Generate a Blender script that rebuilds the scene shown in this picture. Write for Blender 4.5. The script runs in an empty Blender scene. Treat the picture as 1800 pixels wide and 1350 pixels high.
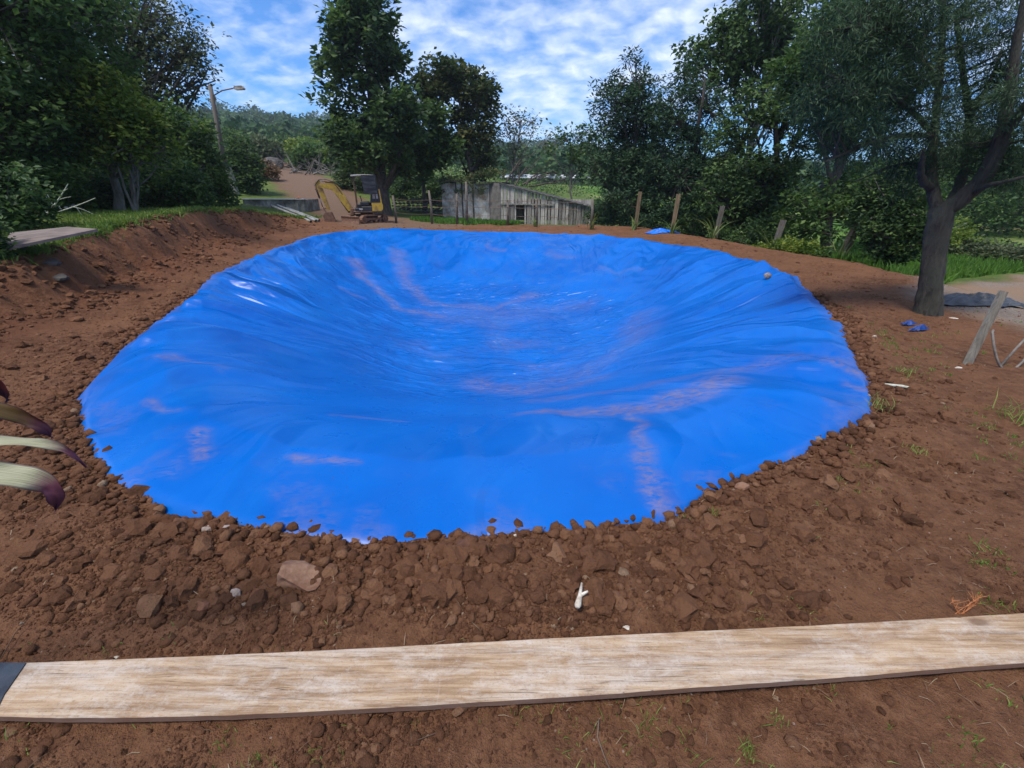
import bpy, math, random
import numpy as np

# ------------------------------------------------------------------ camera, sky, sun, exposure
C = bpy.data.collections.new('place'); bpy.context.scene.collection.children.link(C)
sc = bpy.context.scene
R = math.radians
cam_data = bpy.data.cameras.new('camera'); cam = bpy.data.objects.new('camera', cam_data); C.objects.link(cam)
cam.location = (0, 0, 1.6); cam.rotation_euler = (R(90 - 24.7), 0, 0)
cam_data.sensor_width = 36; cam_data.lens = 15.0; cam_data.clip_start = 0.05; cam_data.clip_end = 4000
sc.camera = cam
SUN_EL, SUN_AZ = 66.0, -135.0          # azimuth clockwise from +Y
w = bpy.data.worlds.new('World'); sc.world = w; w.use_nodes = True
nt = w.node_tree; nt.nodes.clear(); N = nt.nodes.new; L = nt.links.new
def math_node(tree, op, a, b=None, clamp=False):
    n = tree.nodes.new('ShaderNodeMath'); n.operation = op; n.use_clamp = clamp
    for i, v in enumerate((a, b)):
        if v is None: continue
        if isinstance(v, (int, float)): n.inputs[i].default_value = v
        else: tree.links.new(v, n.inputs[i])
    return n.outputs[0]
def ramp(tree, fac, stops, mode='LINEAR'):
    n = tree.nodes.new('ShaderNodeValToRGB'); tree.links.new(fac, n.inputs[0]); cr = n.color_ramp; cr.interpolation = mode
    while len(cr.elements) < len(stops): cr.elements.new(0.5)
    for e, (p, c) in zip(cr.elements, stops):
        e.position = p; e.color = (c[0], c[1], c[2], 1) if isinstance(c, (tuple, list)) else (c, c, c, 1)
    return n.outputs[0]
def mixc(tree, fac, a, b, mode='MIX'):
    n = tree.nodes.new('ShaderNodeMix'); n.data_type = 'RGBA'; n.blend_type = mode
    for s, v in ((n.inputs[0], fac), (n.inputs[6], a), (n.inputs[7], b)):
        if isinstance(v, (int, float)): s.default_value = v
        elif isinstance(v, (tuple, list)): s.default_value = (v[0], v[1], v[2], 1)
        else: tree.links.new(v, s)
    return n.outputs[2]
def noise(tree, vec, scale, detail=4, rough=0.55, dist=0.0):
    n = tree.nodes.new('ShaderNodeTexNoise'); n.inputs['Scale'].default_value = scale
    n.inputs['Detail'].default_value = detail; n.inputs['Roughness'].default_value = rough; n.inputs['Distortion'].default_value = dist
    if vec is not None: tree.links.new(vec, n.inputs['Vector'])
    return n.outputs[0]
def mapping(tree, vec, scale=(1, 1, 1), rot=(0, 0, 0), loc=(0, 0, 0)):
    n = tree.nodes.new('ShaderNodeMapping'); tree.links.new(vec, n.inputs[0])
    n.inputs['Scale'].default_value = scale; n.inputs['Rotation'].default_value = rot; n.inputs['Location'].default_value = loc
    return n.outputs[0]
sky = N('ShaderNodeTexSky'); sky.sky_type = 'NISHITA'; sky.sun_disc = False
sky.sun_elevation = R(SUN_EL); sky.sun_rotation = R(SUN_AZ); sky.air_density = 1.0; sky.dust_density = 0.3; sky.ozone_density = 4.0
tc = N('ShaderNodeTexCoord'); sep = N('ShaderNodeSeparateXYZ'); L(tc.outputs['Generated'], sep.inputs[0])
zc = math_node(nt, 'ADD', math_node(nt, 'MAXIMUM', sep.outputs[2], 0.0), 0.30)
cmb = N('ShaderNodeCombineXYZ'); L(math_node(nt, 'DIVIDE', sep.outputs[0], zc), cmb.inputs[0]); L(math_node(nt, 'DIVIDE', sep.outputs[1], zc), cmb.inputs[1])
cv = cmb.outputs[0]
big = noise(nt, mapping(nt, cv, (0.55, 0.55, 1), (0, 0, 0), (3.2, 1.15, 0)), 1.0, 3, 0.5)
mott = noise(nt, mapping(nt, cv, (3.6, 4.2, 1), (0, 0, 0.25)), 2.2, 4, 0.55, 0.3)
fine = noise(nt, mapping(nt, cv, (10, 12, 1), (0, 0, 0.3)), 1.8, 3, 0.5, 0.1)
cl = math_node(nt, 'ADD', math_node(nt, 'MULTIPLY', big, 1.5), math_node(nt, 'ADD', math_node(nt, 'MULTIPLY', mott, 0.8), math_node(nt, 'MULTIPLY', fine, 0.30)))
cloud = ramp(nt, cl, [(0.0, 0.0), (1.0, 1.0)])
n_ = N('ShaderNodeMapRange'); L(cl, n_.inputs[0]); n_.inputs[1].default_value = 1.12; n_.inputs[2].default_value = 1.66; cloudf = n_.outputs[0]
lowfade = N('ShaderNodeMapRange'); L(sep.outputs[2], lowfade.inputs[0]); lowfade.inputs[1].default_value = 0.0; lowfade.inputs[2].default_value = 0.14
lowfade.inputs[3].default_value = 0.35; lowfade.inputs[4].default_value = 0.9
cf = math_node(nt, 'MULTIPLY', cloudf, lowfade.outputs[0])
shade = ramp(nt, mott, [(0.3, (3.7, 4.5, 5.9)), (0.62, (5.7, 6.1, 6.7))])
skyc = mixc(nt, 1.0, sky.outputs[0], (0.32, 0.60, 0.92), 'MULTIPLY')
col = mixc(nt, cf, skyc, shade)
bg = N('ShaderNodeBackground'); bg.inputs[1].default_value = 0.148; L(col, bg.inputs[0])
wo = N('ShaderNodeOutputWorld'); L(bg.outputs[0], wo.inputs[0])
sun_d = bpy.data.lights.new('sun', 'SUN'); sun_d.energy = 2.9; sun_d.angle = R(16); sun_d.color = (1.0, 0.95, 0.87)
sun = bpy.data.objects.new('sun', sun_d); C.objects.link(sun)
sun.rotation_euler = (R(-(90 - SUN_EL)), 0, R(-SUN_AZ))
sc.view_settings.view_transform = 'Standard'; sc.view_settings.look = 'None'; sc.view_settings.exposure = 0.52
sc.view_settings.gamma = 1.0; sc.view_settings.use_curve_mapping = False

# ------------------------------------------------------------------ helpers
rng = np.random.default_rng(7)
def _hash(ix, iy, seed):
    h = (ix.astype(np.int64) * 374761393 + iy.astype(np.int64) * 668265263 + seed * 1274126177) & 0xffffffff
    h = ((h ^ (h >> 13)) * 1274126177) & 0xffffffff
    h = ((h ^ (h >> 16)) * 2246822519) & 0xffffffff
    return ((h ^ (h >> 15)) & 0xffffff) / float(0xffffff)
def pn(x, y, seed=0):                      # gradient noise, about -0.7..0.7
    x = np.asarray(x, float); y = np.asarray(y, float)
    ix = np.floor(x); iy = np.floor(y); fx = x - ix; fy = y - iy
    u = fx * fx * fx * (fx * (fx * 6 - 15) + 10); v = fy * fy * fy * (fy * (fy * 6 - 15) + 10)
    def g(dx, dy):
        a = _hash(ix + dx, iy + dy, seed) * 2 * np.pi
        return np.cos(a) * (fx - dx) + np.sin(a) * (fy - dy)
    return (g(0, 0) * (1 - u) + g(1, 0) * u) * (1 - v) + (g(0, 1) * (1 - u) + g(1, 1) * u) * v
def fbm(x, y, octv=4, seed=0, gain=0.5):
    s = 0; a = 1.0
    for o in range(octv): s = s + a * pn(x * 2 ** o, y * 2 ** o, seed + o * 17); a *= gain
    return s
def lin(x, y, seed=0):                     # triangulated value noise: flat facets with sharp creases, 0..1
    x = np.asarray(x, float); y = np.asarray(y, float)
    sk = (x + y) * 0.366; xs = x + sk; ys = y + sk
    ix = np.floor(xs); iy = np.floor(ys); fx = xs - ix; fy = ys - iy
    a = _hash(ix, iy, seed); b = _hash(ix + 1, iy + 1, seed)
    lo = fx > fy
    c = np.where(lo, _hash(ix + 1, iy, seed), _hash(ix, iy + 1, seed))
    mx = np.maximum(fx, fy); mn = np.minimum(fx, fy)
    return a * (1 - mx) + c * (mx - mn) + b * mn
def sst(a, b, x):
    t = np.clip((x - a) / (b - a), 0, 1); return t * t * (3 - 2 * t)
def poly_sd(px, py, pts):                  # signed distance to an open polyline, positive on its left
    best = np.full(np.shape(px), 1e9); sgn = np.ones(np.shape(px))
    for (ax, ay), (bx, by) in zip(pts[:-1], pts[1:]):
        dx, dy = bx - ax, by - ay
        t = np.clip(((px - ax) * dx + (py - ay) * dy) / (dx * dx + dy * dy), 0, 1)
        qx = px - ax - t * dx; qy = py - ay - t * dy; d = np.hypot(qx, qy)
        s = np.where(dx * (py - ay) - dy * (px - ax) > 0, 1, -1)
        m = d < best - 1e-9; best = np.where(m, d, best); sgn = np.where(m, s, sgn)
    return best * sgn
def mesh_data(name, V, F, mat=None, smooth=False, attrs=None):
    V = np.asarray(V, np.float32); F = [np.asarray(f, np.int32) for f in (F if isinstance(F, list) and len(F) and isinstance(F[0], np.ndarray) and F[0].ndim == 2 else [np.asarray(F)])]
    me = bpy.data.meshes.new(name)
    me.vertices.add(len(V)); me.vertices.foreach_set('co', V.ravel())
    nl = sum(f.size for f in F); nf = sum(len(f) for f in F)
    me.loops.add(nl); me.polygons.add(nf)
    me.loops.foreach_set('vertex_index', np.concatenate([f.ravel() for f in F]))
    tot = np.concatenate([np.full(len(f), f.shape[1], np.int32) for f in F])
    st = np.concatenate([[0], np.cumsum(tot)[:-1]]).astype(np.int32)
    me.polygons.foreach_set('loop_start', st)
    try: me.polygons.foreach_set('loop_total', tot)
    except Exception: pass
    me.polygons.foreach_set('use_smooth', np.full(nf, smooth, bool))
    for k, a in (attrs or {}).items():
        at = me.attributes.new(k, 'FLOAT', 'POINT'); at.data.foreach_set('value', np.asarray(a, np.float32))
    me.update(calc_edges=True)
    if mat: me.materials.append(mat)
    return me
def link(name, me, parent=None, loc=(0, 0, 0), rot=(0, 0, 0)):
    o = bpy.data.objects.new(name, me); C.objects.link(o); o.location = loc; o.rotation_euler = rot
    if parent is not None: o.parent = parent
    return o
def tag(o, label=None, cat=None, group=None, kind=None):
    for k, v in (('label', label), ('category', cat), ('group', group), ('kind', kind)):
        if v: o[k] = v
    return o
def part(name, VF, mat, parent, smooth=False, attrs=None):
    """verts in world coordinates when the parent is unrotated; stored relative to its base"""
    V, F = VF
    off = np.zeros(3); p = parent
    while p is not None: off = off + np.array(p.location); p = p.parent
    return link(name, mesh_data(name, np.asarray(V) - off, F, mat, smooth, attrs), parent)
def solo(name, VF, mat, base, label=None, cat=None, group=None, kind=None, smooth=False, attrs=None):
    V, F = VF
    o = link(name, mesh_data(name, np.asarray(V) - np.array(base), F, mat, smooth, attrs), None, base)
    return tag(o, label, cat, group, kind)
def thing(name, label, cat, loc=(0, 0, 0), rotz=0, group=None):
    o = bpy.data.objects.new(name, None); C.objects.link(o); o.location = loc; o.rotation_euler = (0, 0, rotz)
    o.empty_display_size = 0.2
    return tag(o, label, cat, group)
def join(*vfs):
    Vs, quads, tris, n = [], [], [], 0
    for V, F in vfs:
        V = np.asarray(V, float).reshape(-1, 3)
        Fl = F if (isinstance(F, list) and len(F) and isinstance(F[0], np.ndarray) and F[0].ndim == 2) else [np.asarray(F)]
        for f in Fl:
            if f.size: (quads if f.shape[1] == 4 else tris).append(f + n)
        Vs.append(V); n += len(V)
    out = []
    if quads: out.append(np.concatenate(quads))
    if tris: out.append(np.concatenate(tris))
    return np.concatenate(Vs), out
def tube(pts, rad, n=8, cap=True):
    P = np.asarray(pts, float); m = len(P); rad = np.broadcast_to(np.asarray(rad, float), (m,))
    T = np.gradient(P, axis=0); T /= np.linalg.norm(T, axis=1)[:, None] + 1e-9
    up = np.array([0, 0, 1.0]) if abs(T[0][2]) < 0.9 else np.array([1.0, 0, 0])
    A = np.cross(T, up); A /= np.linalg.norm(A, axis=1)[:, None] + 1e-9; B = np.cross(T, A)
    a = np.arange(n) / n * 2 * np.pi
    V = P[:, None] + rad[:, None, None] * (np.cos(a)[None, :, None] * A[:, None] + np.sin(a)[None, :, None] * B[:, None])
    V = V.reshape(-1, 3)
    i = np.arange(m - 1)[:, None] * n; j = np.arange(n)[None]; k = (j + 1) % n
    F = np.stack([i + j, i + k, i + n + k, i + n + j], -1).reshape(-1, 4)
    Fs = [F]
    if cap:
        V = np.vstack([V, P[0], P[-1]]); c0 = m * n; jj = np.arange(n); kk = (jj + 1) % n
        Fs.append(np.concatenate([np.stack([np.full(n, c0), kk, jj], -1), np.stack([np.full(n, c0 + 1), (m - 1) * n + jj, (m - 1) * n + kk], -1)]))
    return V, Fs
def box(c, s, rotz=0.0, bev=0.0):
    """box with chamfered vertical and top edges when bev > 0"""
    hx, hy, hz = s[0] / 2, s[1] / 2, s[2] / 2
    if bev > 0:
        b = min(bev, hx * .9, hy * .9, hz * .9)
        pr = [(-hx + b, -hy), (hx - b, -hy), (hx, -hy + b), (hx, hy - b), (hx - b, hy), (-hx + b, hy), (-hx, hy - b), (-hx, -hy + b)]
        pi = [(x * (hx - b) / hx, y * (hy - b) / hy) for x, y in pr]
        V = [(x, y, -hz) for x, y in pi] + [(x, y, -hz + b) for x, y in pr] + [(x, y, hz - b) for x, y in pr] + [(x, y, hz) for x, y in pi]
        F = []
        for l in range(3):
            for j in range(8): F.append((l * 8 + j, l * 8 + (j + 1) % 8, l * 8 + 8 + (j + 1) % 8, l * 8 + 8 + j))
        T = []
        for j in range(1, 7): T.append((0, j + 1, j)); T.append((24, 24 + j, 24 + j + 1))
        V = np.array(V, float); F = [np.array(F), np.array(T)]
    else:
        V = np.array([(x, y, z) for x in (-hx, hx) for y in (-hy, hy) for z in (-hz, hz)], float)
        F = [np.array([(0, 1, 3, 2), (4, 6, 7, 5), (0, 4, 5, 1), (2, 3, 7, 6), (0, 2, 6, 4), (1, 5, 7, 3)])]
    c_, s_ = math.cos(rotz), math.sin(rotz)
    V = V @ np.array([[c_, s_, 0], [-s_, c_, 0], [0, 0, 1]])
    return V + np.array(c, float), F
def beam(p0, p1, wd, ht):
    """rectangular bar from p0 to p1 (wd sideways, ht upward)"""
    p0 = np.array(p0, float); p1 = np.array(p1, float); d = p1 - p0; L_ = np.linalg.norm(d); d /= L_
    up = np.array([0, 0, 1.]) if abs(d[2]) < .95 else np.array([0, 1., 0]); a = np.cross(d, up); a /= np.linalg.norm(a); b = np.cross(a, d)
    V = [p + a * sx * wd / 2 + b * sz * ht / 2 for p in (p0, p1) for sx, sz in ((-1, -1), (1, -1), (1, 1), (-1, 1))]
    return np.array(V), [np.array([(0, 1, 2, 3), (7, 6, 5, 4), (0, 4, 5, 1), (1, 5, 6, 2), (2, 6, 7, 3), (3, 7, 4, 0)])]
def extrude(profile, y0, y1):
    """closed (x, z) profile, convex-ish, extruded across y"""
    n = len(profile); P = np.array(profile, float); cx, cz = P.mean(0)
    V = [(x, y0, z) for x, z in P] + [(x, y1, z) for x, z in P] + [(cx, y0, cz), (cx, y1, cz)]
    j = np.arange(n); k = (j + 1) % n
    return np.array(V), [np.stack([j, k, n + k, n + j], -1), np.concatenate([np.stack([np.full(n, 2 * n), k, j], -1), np.stack([np.full(n, 2 * n + 1), n + j, n + k], -1)])]
def rotate(VF, ax=0, ay=0, az=0, loc=(0, 0, 0), s=1.0):
    V, F = VF; V = np.asarray(V, float) * s
    from mathutils import Euler
    M = np.array(Euler((ax, ay, az)).to_matrix()); return V @ M.T + np.array(loc), F
ICO = None
def ico(sub=1):
    import bmesh
    bm = bmesh.new(); bmesh.ops.create_icosphere(bm, subdivisions=sub, radius=1.0); bm.verts.ensure_lookup_table()
    V = np.array([v.co[:] for v in bm.verts]); F = np.array([[v.index for v in f.verts] for f in bm.faces]); bm.free()
    return V, F
def rock(seed, sub=2, sq=(1, 1, 1), amp=0.28, cuts=5):
    r = np.random.default_rng(seed); V, F = ico(sub)
    for _ in range(cuts):                                     # flat broken faces
        n = r.normal(size=3); n /= np.linalg.norm(n); d = r.uniform(.45, .85); t = V @ n
        V = V - np.outer(np.maximum(t - d, 0), n)
    V = V * (1 + amp * (fbm(V[:, 0] * 1.3 + seed, V[:, 1] * 1.3 + V[:, 2] * 1.7, 3, seed))[:, None])
    return V * np.array(sq), [F]

# ------------------------------------------------------------------ materials
def new_mat(name):
    m = bpy.data.materials.new(name); m.use_nodes = True; t = m.node_tree; b = t.nodes['Principled BSDF']
    return m, t, b
def coords(t):
    n = t.nodes.new('ShaderNodeTexCoord'); return n.outputs['Object']
def bump(t, b, h, strength, dist):
    n = t.nodes.new('ShaderNodeBump'); n.inputs['Strength'].default_value = strength; n.inputs['Distance'].default_value = dist
    t.links.new(h, n.inputs['Height']); t.links.new(n.outputs[0], b.inputs['Normal'])
def mat(name, c1, c2=None, scale=5.0, rough=0.8, bmp=0.0, bd=0.01, metal=0.0, stretch=(1, 1, 1), lo=.35, hi=.65, dirt=None, dirt_amt=.5, spec=0.5, objvar=0.0, detail=5):
    m, t, b = new_mat(name); co = mapping(t, coords(t), stretch)
    f = noise(t, co, scale, detail, .6)
    c = ramp(t, f, [(lo, c1), (hi, c2 or c1)])
    if dirt:
        d = ramp(t, noise(t, coords(t), scale * .35 + 1.1, 6, .7), [(.5 - .12 + (.5 - dirt_amt) * .3, 0.0), (.62 + (.5 - dirt_amt) * .3, 1.0)])
        c = mixc(t, d, c, dirt)
    if objvar:
        oi = t.nodes.new('ShaderNodeObjectInfo')
        v = math_node(t, 'ADD', math_node(t, 'MULTIPLY', oi.outputs['Random'], objvar * 2), 1 - objvar)
        hs = t.nodes.new('ShaderNodeHueSaturation'); t.links.new(c, hs.inputs['Color']); t.links.new(v, hs.inputs['Value']); c = hs.outputs[0]
    t.links.new(c, b.inputs['Base Color']); b.inputs['Roughness'].default_value = rough; b.inputs['Metallic'].default_value = metal
    b.inputs['Specular IOR Level'].default_value = spec
    if bmp: bump(t, b, noise(t, co, scale * 3, 5, .65), bmp, bd)
    return m
def leaf_mat(name, dark, mid, light, rough=0.55, trans=0.3, spec=0.35):
    """leaf colour varies leaf by leaf through the point attribute 'tint'"""
    m, t, b = new_mat(name)
    a = t.nodes.new('ShaderNodeAttribute'); a.attribute_name = 'tint'
    c = ramp(t, a.outputs['Fac'], [(0.0, dark), (0.5, mid), (1.0, light)])
    t.links.new(c, b.inputs['Base Color']); b.inputs['Roughness'].default_value = rough; b.inputs['Specular IOR Level'].default_value = spec
    tr = t.nodes.new('ShaderNodeBsdfTranslucent'); t.links.new(c, tr.inputs[0])
    mx = t.nodes.new('ShaderNodeMixShader'); mx.inputs[0].default_value = trans
    out = [n for n in t.nodes if n.type == 'OUTPUT_MATERIAL'][0]
    t.links.new(b.outputs[0], mx.inputs[1]); t.links.new(tr.outputs[0], mx.inputs[2]); t.links.new(mx.outputs[0], out.inputs[0])
    return m

# ------------------------------------------------------------------ the lie of the land
RIM = [(-3.62, 3.303), (-3.914, 3.88), (-4.37, 4.857), (-5.02, 6.535), (-5.78, 8.353), (-6.273, 10.281), (-6.727, 12.486), (-7.208, 15.792), (-6.777, 17.913), (-4.699, 18.659), (-1.129, 17.913), (2.123, 16.789), (4.636, 14.574), (5.445, 12.486), (5.739, 10.281), (5.575, 8.468), (5.04, 7.343), (4.506, 6.027), (4.141, 5.127), (3.80, 4.70), (3.409, 3.955), (3.019, 3.303), (2.777, 2.992), (2.492, 2.81), (1.875, 2.391), (1.379, 2.184), (0.881, 1.86), (0.361, 1.749), (-0.291, 1.667), (-0.568, 1.609), (-1.178, 1.695), (-1.755, 1.851), (-2.406, 2.143), (-3.011, 2.645)]
PC = (-0.4, 8.6)
_t = np.unwrap(np.array([math.atan2(y - PC[1], x - PC[0]) for x, y in RIM])); _r = np.array([math.hypot(x - PC[0], y - PC[1]) for x, y in RIM])
if _t[-1] < _t[0]: _t = _t[::-1]; _r = _r[::-1]
_tt = np.concatenate([_t - 2 * np.pi, _t, _t + 2 * np.pi]); _rr = np.concatenate([_r, _r, _r])
_fine = np.linspace(-np.pi, np.pi, 1441)
def _rim_exact(th):                       # straight chords between the rim points, not arcs
    i = np.clip(np.searchsorted(_tt, th, side='right') - 1, 0, len(_tt) - 2)
    ax, ay = _rr[i] * np.cos(_tt[i]), _rr[i] * np.sin(_tt[i]); bx, by = _rr[i + 1] * np.cos(_tt[i + 1]), _rr[i + 1] * np.sin(_tt[i + 1])
    c, s = np.cos(th), np.sin(th); dx, dy = bx - ax, by - ay
    return (ax * dy - ay * dx) / (c * dy - s * dx + 1e-12)
_rf = _rim_exact(_fine[:-1]); _k = np.array([1, 3, 5, 3, 1.]); _k /= _k.sum()
_rf = sum(_k[j] * np.roll(_rf, j - 2) for j in range(5)); _rf = np.append(_rf, _rf[0])
def rim_r(th): return np.interp((th + np.pi) % (2 * np.pi) - np.pi, _fine, _rf)
DEPTH = 1.42
def pond_s(x, y):
    dx, dy = x - PC[0], y - PC[1]; th = np.arctan2(dy, dx); return np.hypot(dx, dy) / rim_r(th), th
def pond_profile(s, th):
    near = np.clip(-np.sin(th), 0, 1); far = np.clip(np.sin(th), 0, 1)
    s0 = 0.24 + 0.10 * far
    s1 = 0.95 - 0.05 * near
    t = np.clip((s - s0) / (s1 - s0), 0, 1)
    prof = 0.62 * t ** 1.35 + 0.38 * (t * t * (3 - 2 * t))
    return -DEPTH * (1 - prof) - 0.10 * np.clip(1 - s / s0, 0, 1)
BANK = [(-5.4, -8), (-5.9, 0), (-6.3, 3.5), (-6.75, 5.5), (-7.3, 8), (-8.1, 10.5), (-9.2, 14), (-9.9, 17), (-9.9, 19), (-9.7, 21), (-9.6, 23.5), (-10, 27), (-11, 31)]
MOUND = [(6.0, -8), (6.1, 3.0), (6.4, 4.6), (6.9, 6.0), (7.6, 7.5), (7.9, 9.6), (7.0, 13.6), (5.6, 19.6), (3.5, 21.0), (1, 21.6), (-2, 22), (-5, 22.5)]
EAZ = [-90, -55, -45, -30, -20, -10, 0, 10, 20, 32, 46, 90]
EK = {22: [-1.4, -1.5, -1.5, -2.4, -3.9, -4.1, -4.2, -4.6, -5.4, -5.6, -5.6, -5.6],
      30: [-.8, -.8, -.9, -1.5, -2.3, -3.5, -4.4, -4.6, -4.7, -4.7, -4.7, -4.7],
      45: [.8, .8, .8, 1.0, .9, -.2, -1.0, -1.6, -2.6, -2.8, -3.0, -3.0],
      62: [2.2, 2.2, 2.2, 2.2, 2.1, 1.2, .2, 0.0, -1.2, -1.9, -1.9, -1.9],
      150: [4.2, 4.2, 4.0, 4.0, 4.0, 3.1, 2.0, 1.9, .8, .1, -.4, -.4],
      430: [6, 6.2, 6.5, 6.5, 6.5, 5.2, 4.3, 3.8, 2.8, 1.7, 1.0, .8],
      600: [5, 5, 5.2, 5.2, 5.2, 4.2, 3.4, 3.0, 2.2, 1.3, .7, .5],
      1500: [2, 2, 2.1, 2.2, 2.2, 1.8, 1.5, 1.3, .9, .6, .3, .2]}
def far_z(x, y):
    r = np.hypot(x, y) + 1e-6; az = np.degrees(np.arctan2(x, y)); az = np.where(np.abs(az) > 90, np.sign(az) * (180 - np.abs(az)), az)
    ks = sorted(EK); lr = np.log(np.clip(r, ks[0], ks[-1])); E = np.interp(az, EAZ, EK[ks[0]])
    for a, b in zip(ks[:-1], ks[1:]):
        t = np.clip((lr - math.log(a)) / (math.log(b) - math.log(a)), 0, 1)
        E = np.where(r > a, np.interp(az, EAZ, EK[a]) * (1 - t) + np.interp(az, EAZ, EK[b]) * t, E)
    return 1.6 + r * np.tan(np.radians(E))
def bank_top(y): return np.interp(y, [-5, 0, 4, 5.5, 7, 8.5, 10.5, 14, 17, 19.5, 21.5, 23], [.35, .40, .50, .60, .78, .92, 1.0, .98, .80, .55, .25, .12])
def ground_z(x, y, detail=True):
    x = np.asarray(x, float); y = np.asarray(y, float); r = np.hypot(x, y)
    s, th = pond_s(x, y)
    z = np.zeros(x.shape)
    # bank on the left
    edge_n = 0.22 * fbm(x * .9, y * .9, 3, 5) + .06 * pn(x * 4, y * 4, 8)
    d = poly_sd(x, y, BANK) + edge_n
    zt = bank_top(y) + 0.05 * fbm(x * .35, y * .35, 3, 21)
    gully = 0.10 * np.abs(pn(x * .5 + y * 1.7, y * .5 - x * .3, 31)) * 2
    foot = sst(-.66, 0.05, d + gully * sst(-.8, -.25, d))
    prof = 0.30 * sst(-2.0, -.3, d) + 0.70 * foot ** 1.15
    rise = np.clip(d - .3, 0, 12) * 0.015
    z = z + zt * prof + rise * (d > 0)
    # right-hand mound edge, falling away outside
    dm = -poly_sd(x, y, MOUND) + .25 * fbm(x * .6, y * .6, 2, 41)
    drop = np.interp(y, [0, 5, 7.5, 9, 20, 24], [.06, .12, .30, .55, .50, .15])
    z = z - drop * sst(0.0, 1.6, dm) * (x > -6) + .05 * np.exp(-((dm + .3) / .5) ** 2) * (y > 8) * (x > 3)
    # outer land
    fz = far_z(x, y) + sst(30, 90, r) * r * .012 * fbm(x * .02, y * .02, 4, 61) + .12 * fbm(x * .12, y * .12, 3, 62)
    k = sst(21, 29, r); z = z * (1 - k) + fz * k
    if detail:
        g = sst(.2, -.3, d) * sst(26, 20, r)
        z = z + g * (.035 * fbm(x * .7, y * .7, 3, 71) + .022 * fbm(x * 3.1, y * 3.1, 3, 73) + .012 * np.abs(fbm(x * 11, y * 11, 2, 75)))
        face = np.exp(-((d + .4) / .45) ** 2) * sst(24, 19, r)
        z = z + face * .05 * (1 - 2.2 * np.abs(pn((y + x * .35) * 3.0, d * .35, 80))) * (y > 2)
        z = z + face * (.10 * fbm(x * 1.6, y * 1.6, 4, 77) + .09 * (lin(x * 2.5, y * 2.5, 78) - .5))
        # loose berm of clods round the liner
        z = z + .045 * np.exp(-((s - 1.055) / .035) ** 2) * np.clip(-np.sin(th) + .25, .1, 1) * (1 + 1.0 * pn(x * 2.2, y * 2.2, 79))
    inside = sst(1.005, .93, s); z = z * (1 - inside) + (pond_profile(s, th) - .30) * inside
    return z
def gz(x, y): return float(ground_z(np.array([float(x)]), np.array([float(y)]))[0])
def gp(x, y, dz=0.0): return (x, y, gz(x, y) + dz)

# ground sheet: finer towards the middle of the place, out to the horizon
ang = np.radians(np.concatenate([np.linspace(-180, -64, 40, endpoint=False), np.linspace(-64, 64, 560), np.linspace(64, 180, 41)[1:-1]]))
rad = [0.3]
while rad[-1] < 1400:
    q = rad[-1]; rad.append(q * (1.010 if q < 4 else 1.012 if q < 6 else 1.0075 if q < 21 else 1.02 if q < 60 else 1.035))
rad = np.array(rad); na, nr = len(ang), len(rad)
AA, RR = np.meshgrid(ang, rad); GX = (RR * np.sin(AA)).ravel(); GY = (RR * np.cos(AA)).ravel()
GZ = ground_z(GX, GY)
i = np.arange(nr - 1)[:, None] * na; j = np.arange(na)[None]; k = (j + 1) % na
GF = np.stack([i + j, i + na + j, i + na + k, i + k], -1).reshape(-1, 4)
d = poly_sd(GX, GY, BANK) + 0.22 * fbm(GX * .9, GY * .9, 3, 5) + .06 * pn(GX * 4, GY * 4, 8); rr = np.hypot(GX, GY)
dm = -poly_sd(GX, GY, MOUND) + .25 * fbm(GX * .6, GY * .6, 2, 41)
ROAD = [(-4.5, 21.5), (-7.5, 24.5), (-11, 29), (-15, 36), (-23, 48), (-34, 66)]
rd = np.abs(poly_sd(GX, GY, ROAD)); road = sst(3.0, 1.6, rd + .8 * fbm(GX * .5, GY * .5, 3, 91)) * (GY > 19)
grass = np.maximum(sst(.0, .28, d) * (GX < 0), sst(.2, 1.2, dm))
grass = np.maximum(grass, sst(26, 32, rr))
TRACK = [(6.9, -6), (7.0, 3.0), (8.4, 6.9), (12.5, 9.5), (20, 12.0), (34, 16)]
tdist = poly_sd(GX, GY, TRACK); track = sst(1.9, 1.2, np.abs(tdist + .1) + .5 * fbm(GX * .7, GY * .7, 3, 95)) * (GX > 5.5)
near_r = (dm > 0) & (GY < 7.6) & (GX > 5); grass = np.where(near_r, grass * .35 * sst(-.1, .5, fbm(GX, GY, 3, 97)), grass)
grass = grass * (1 - road) * (1 - track)
field = sst(17, 20, rr) * sst(8, 10, GX)
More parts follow.
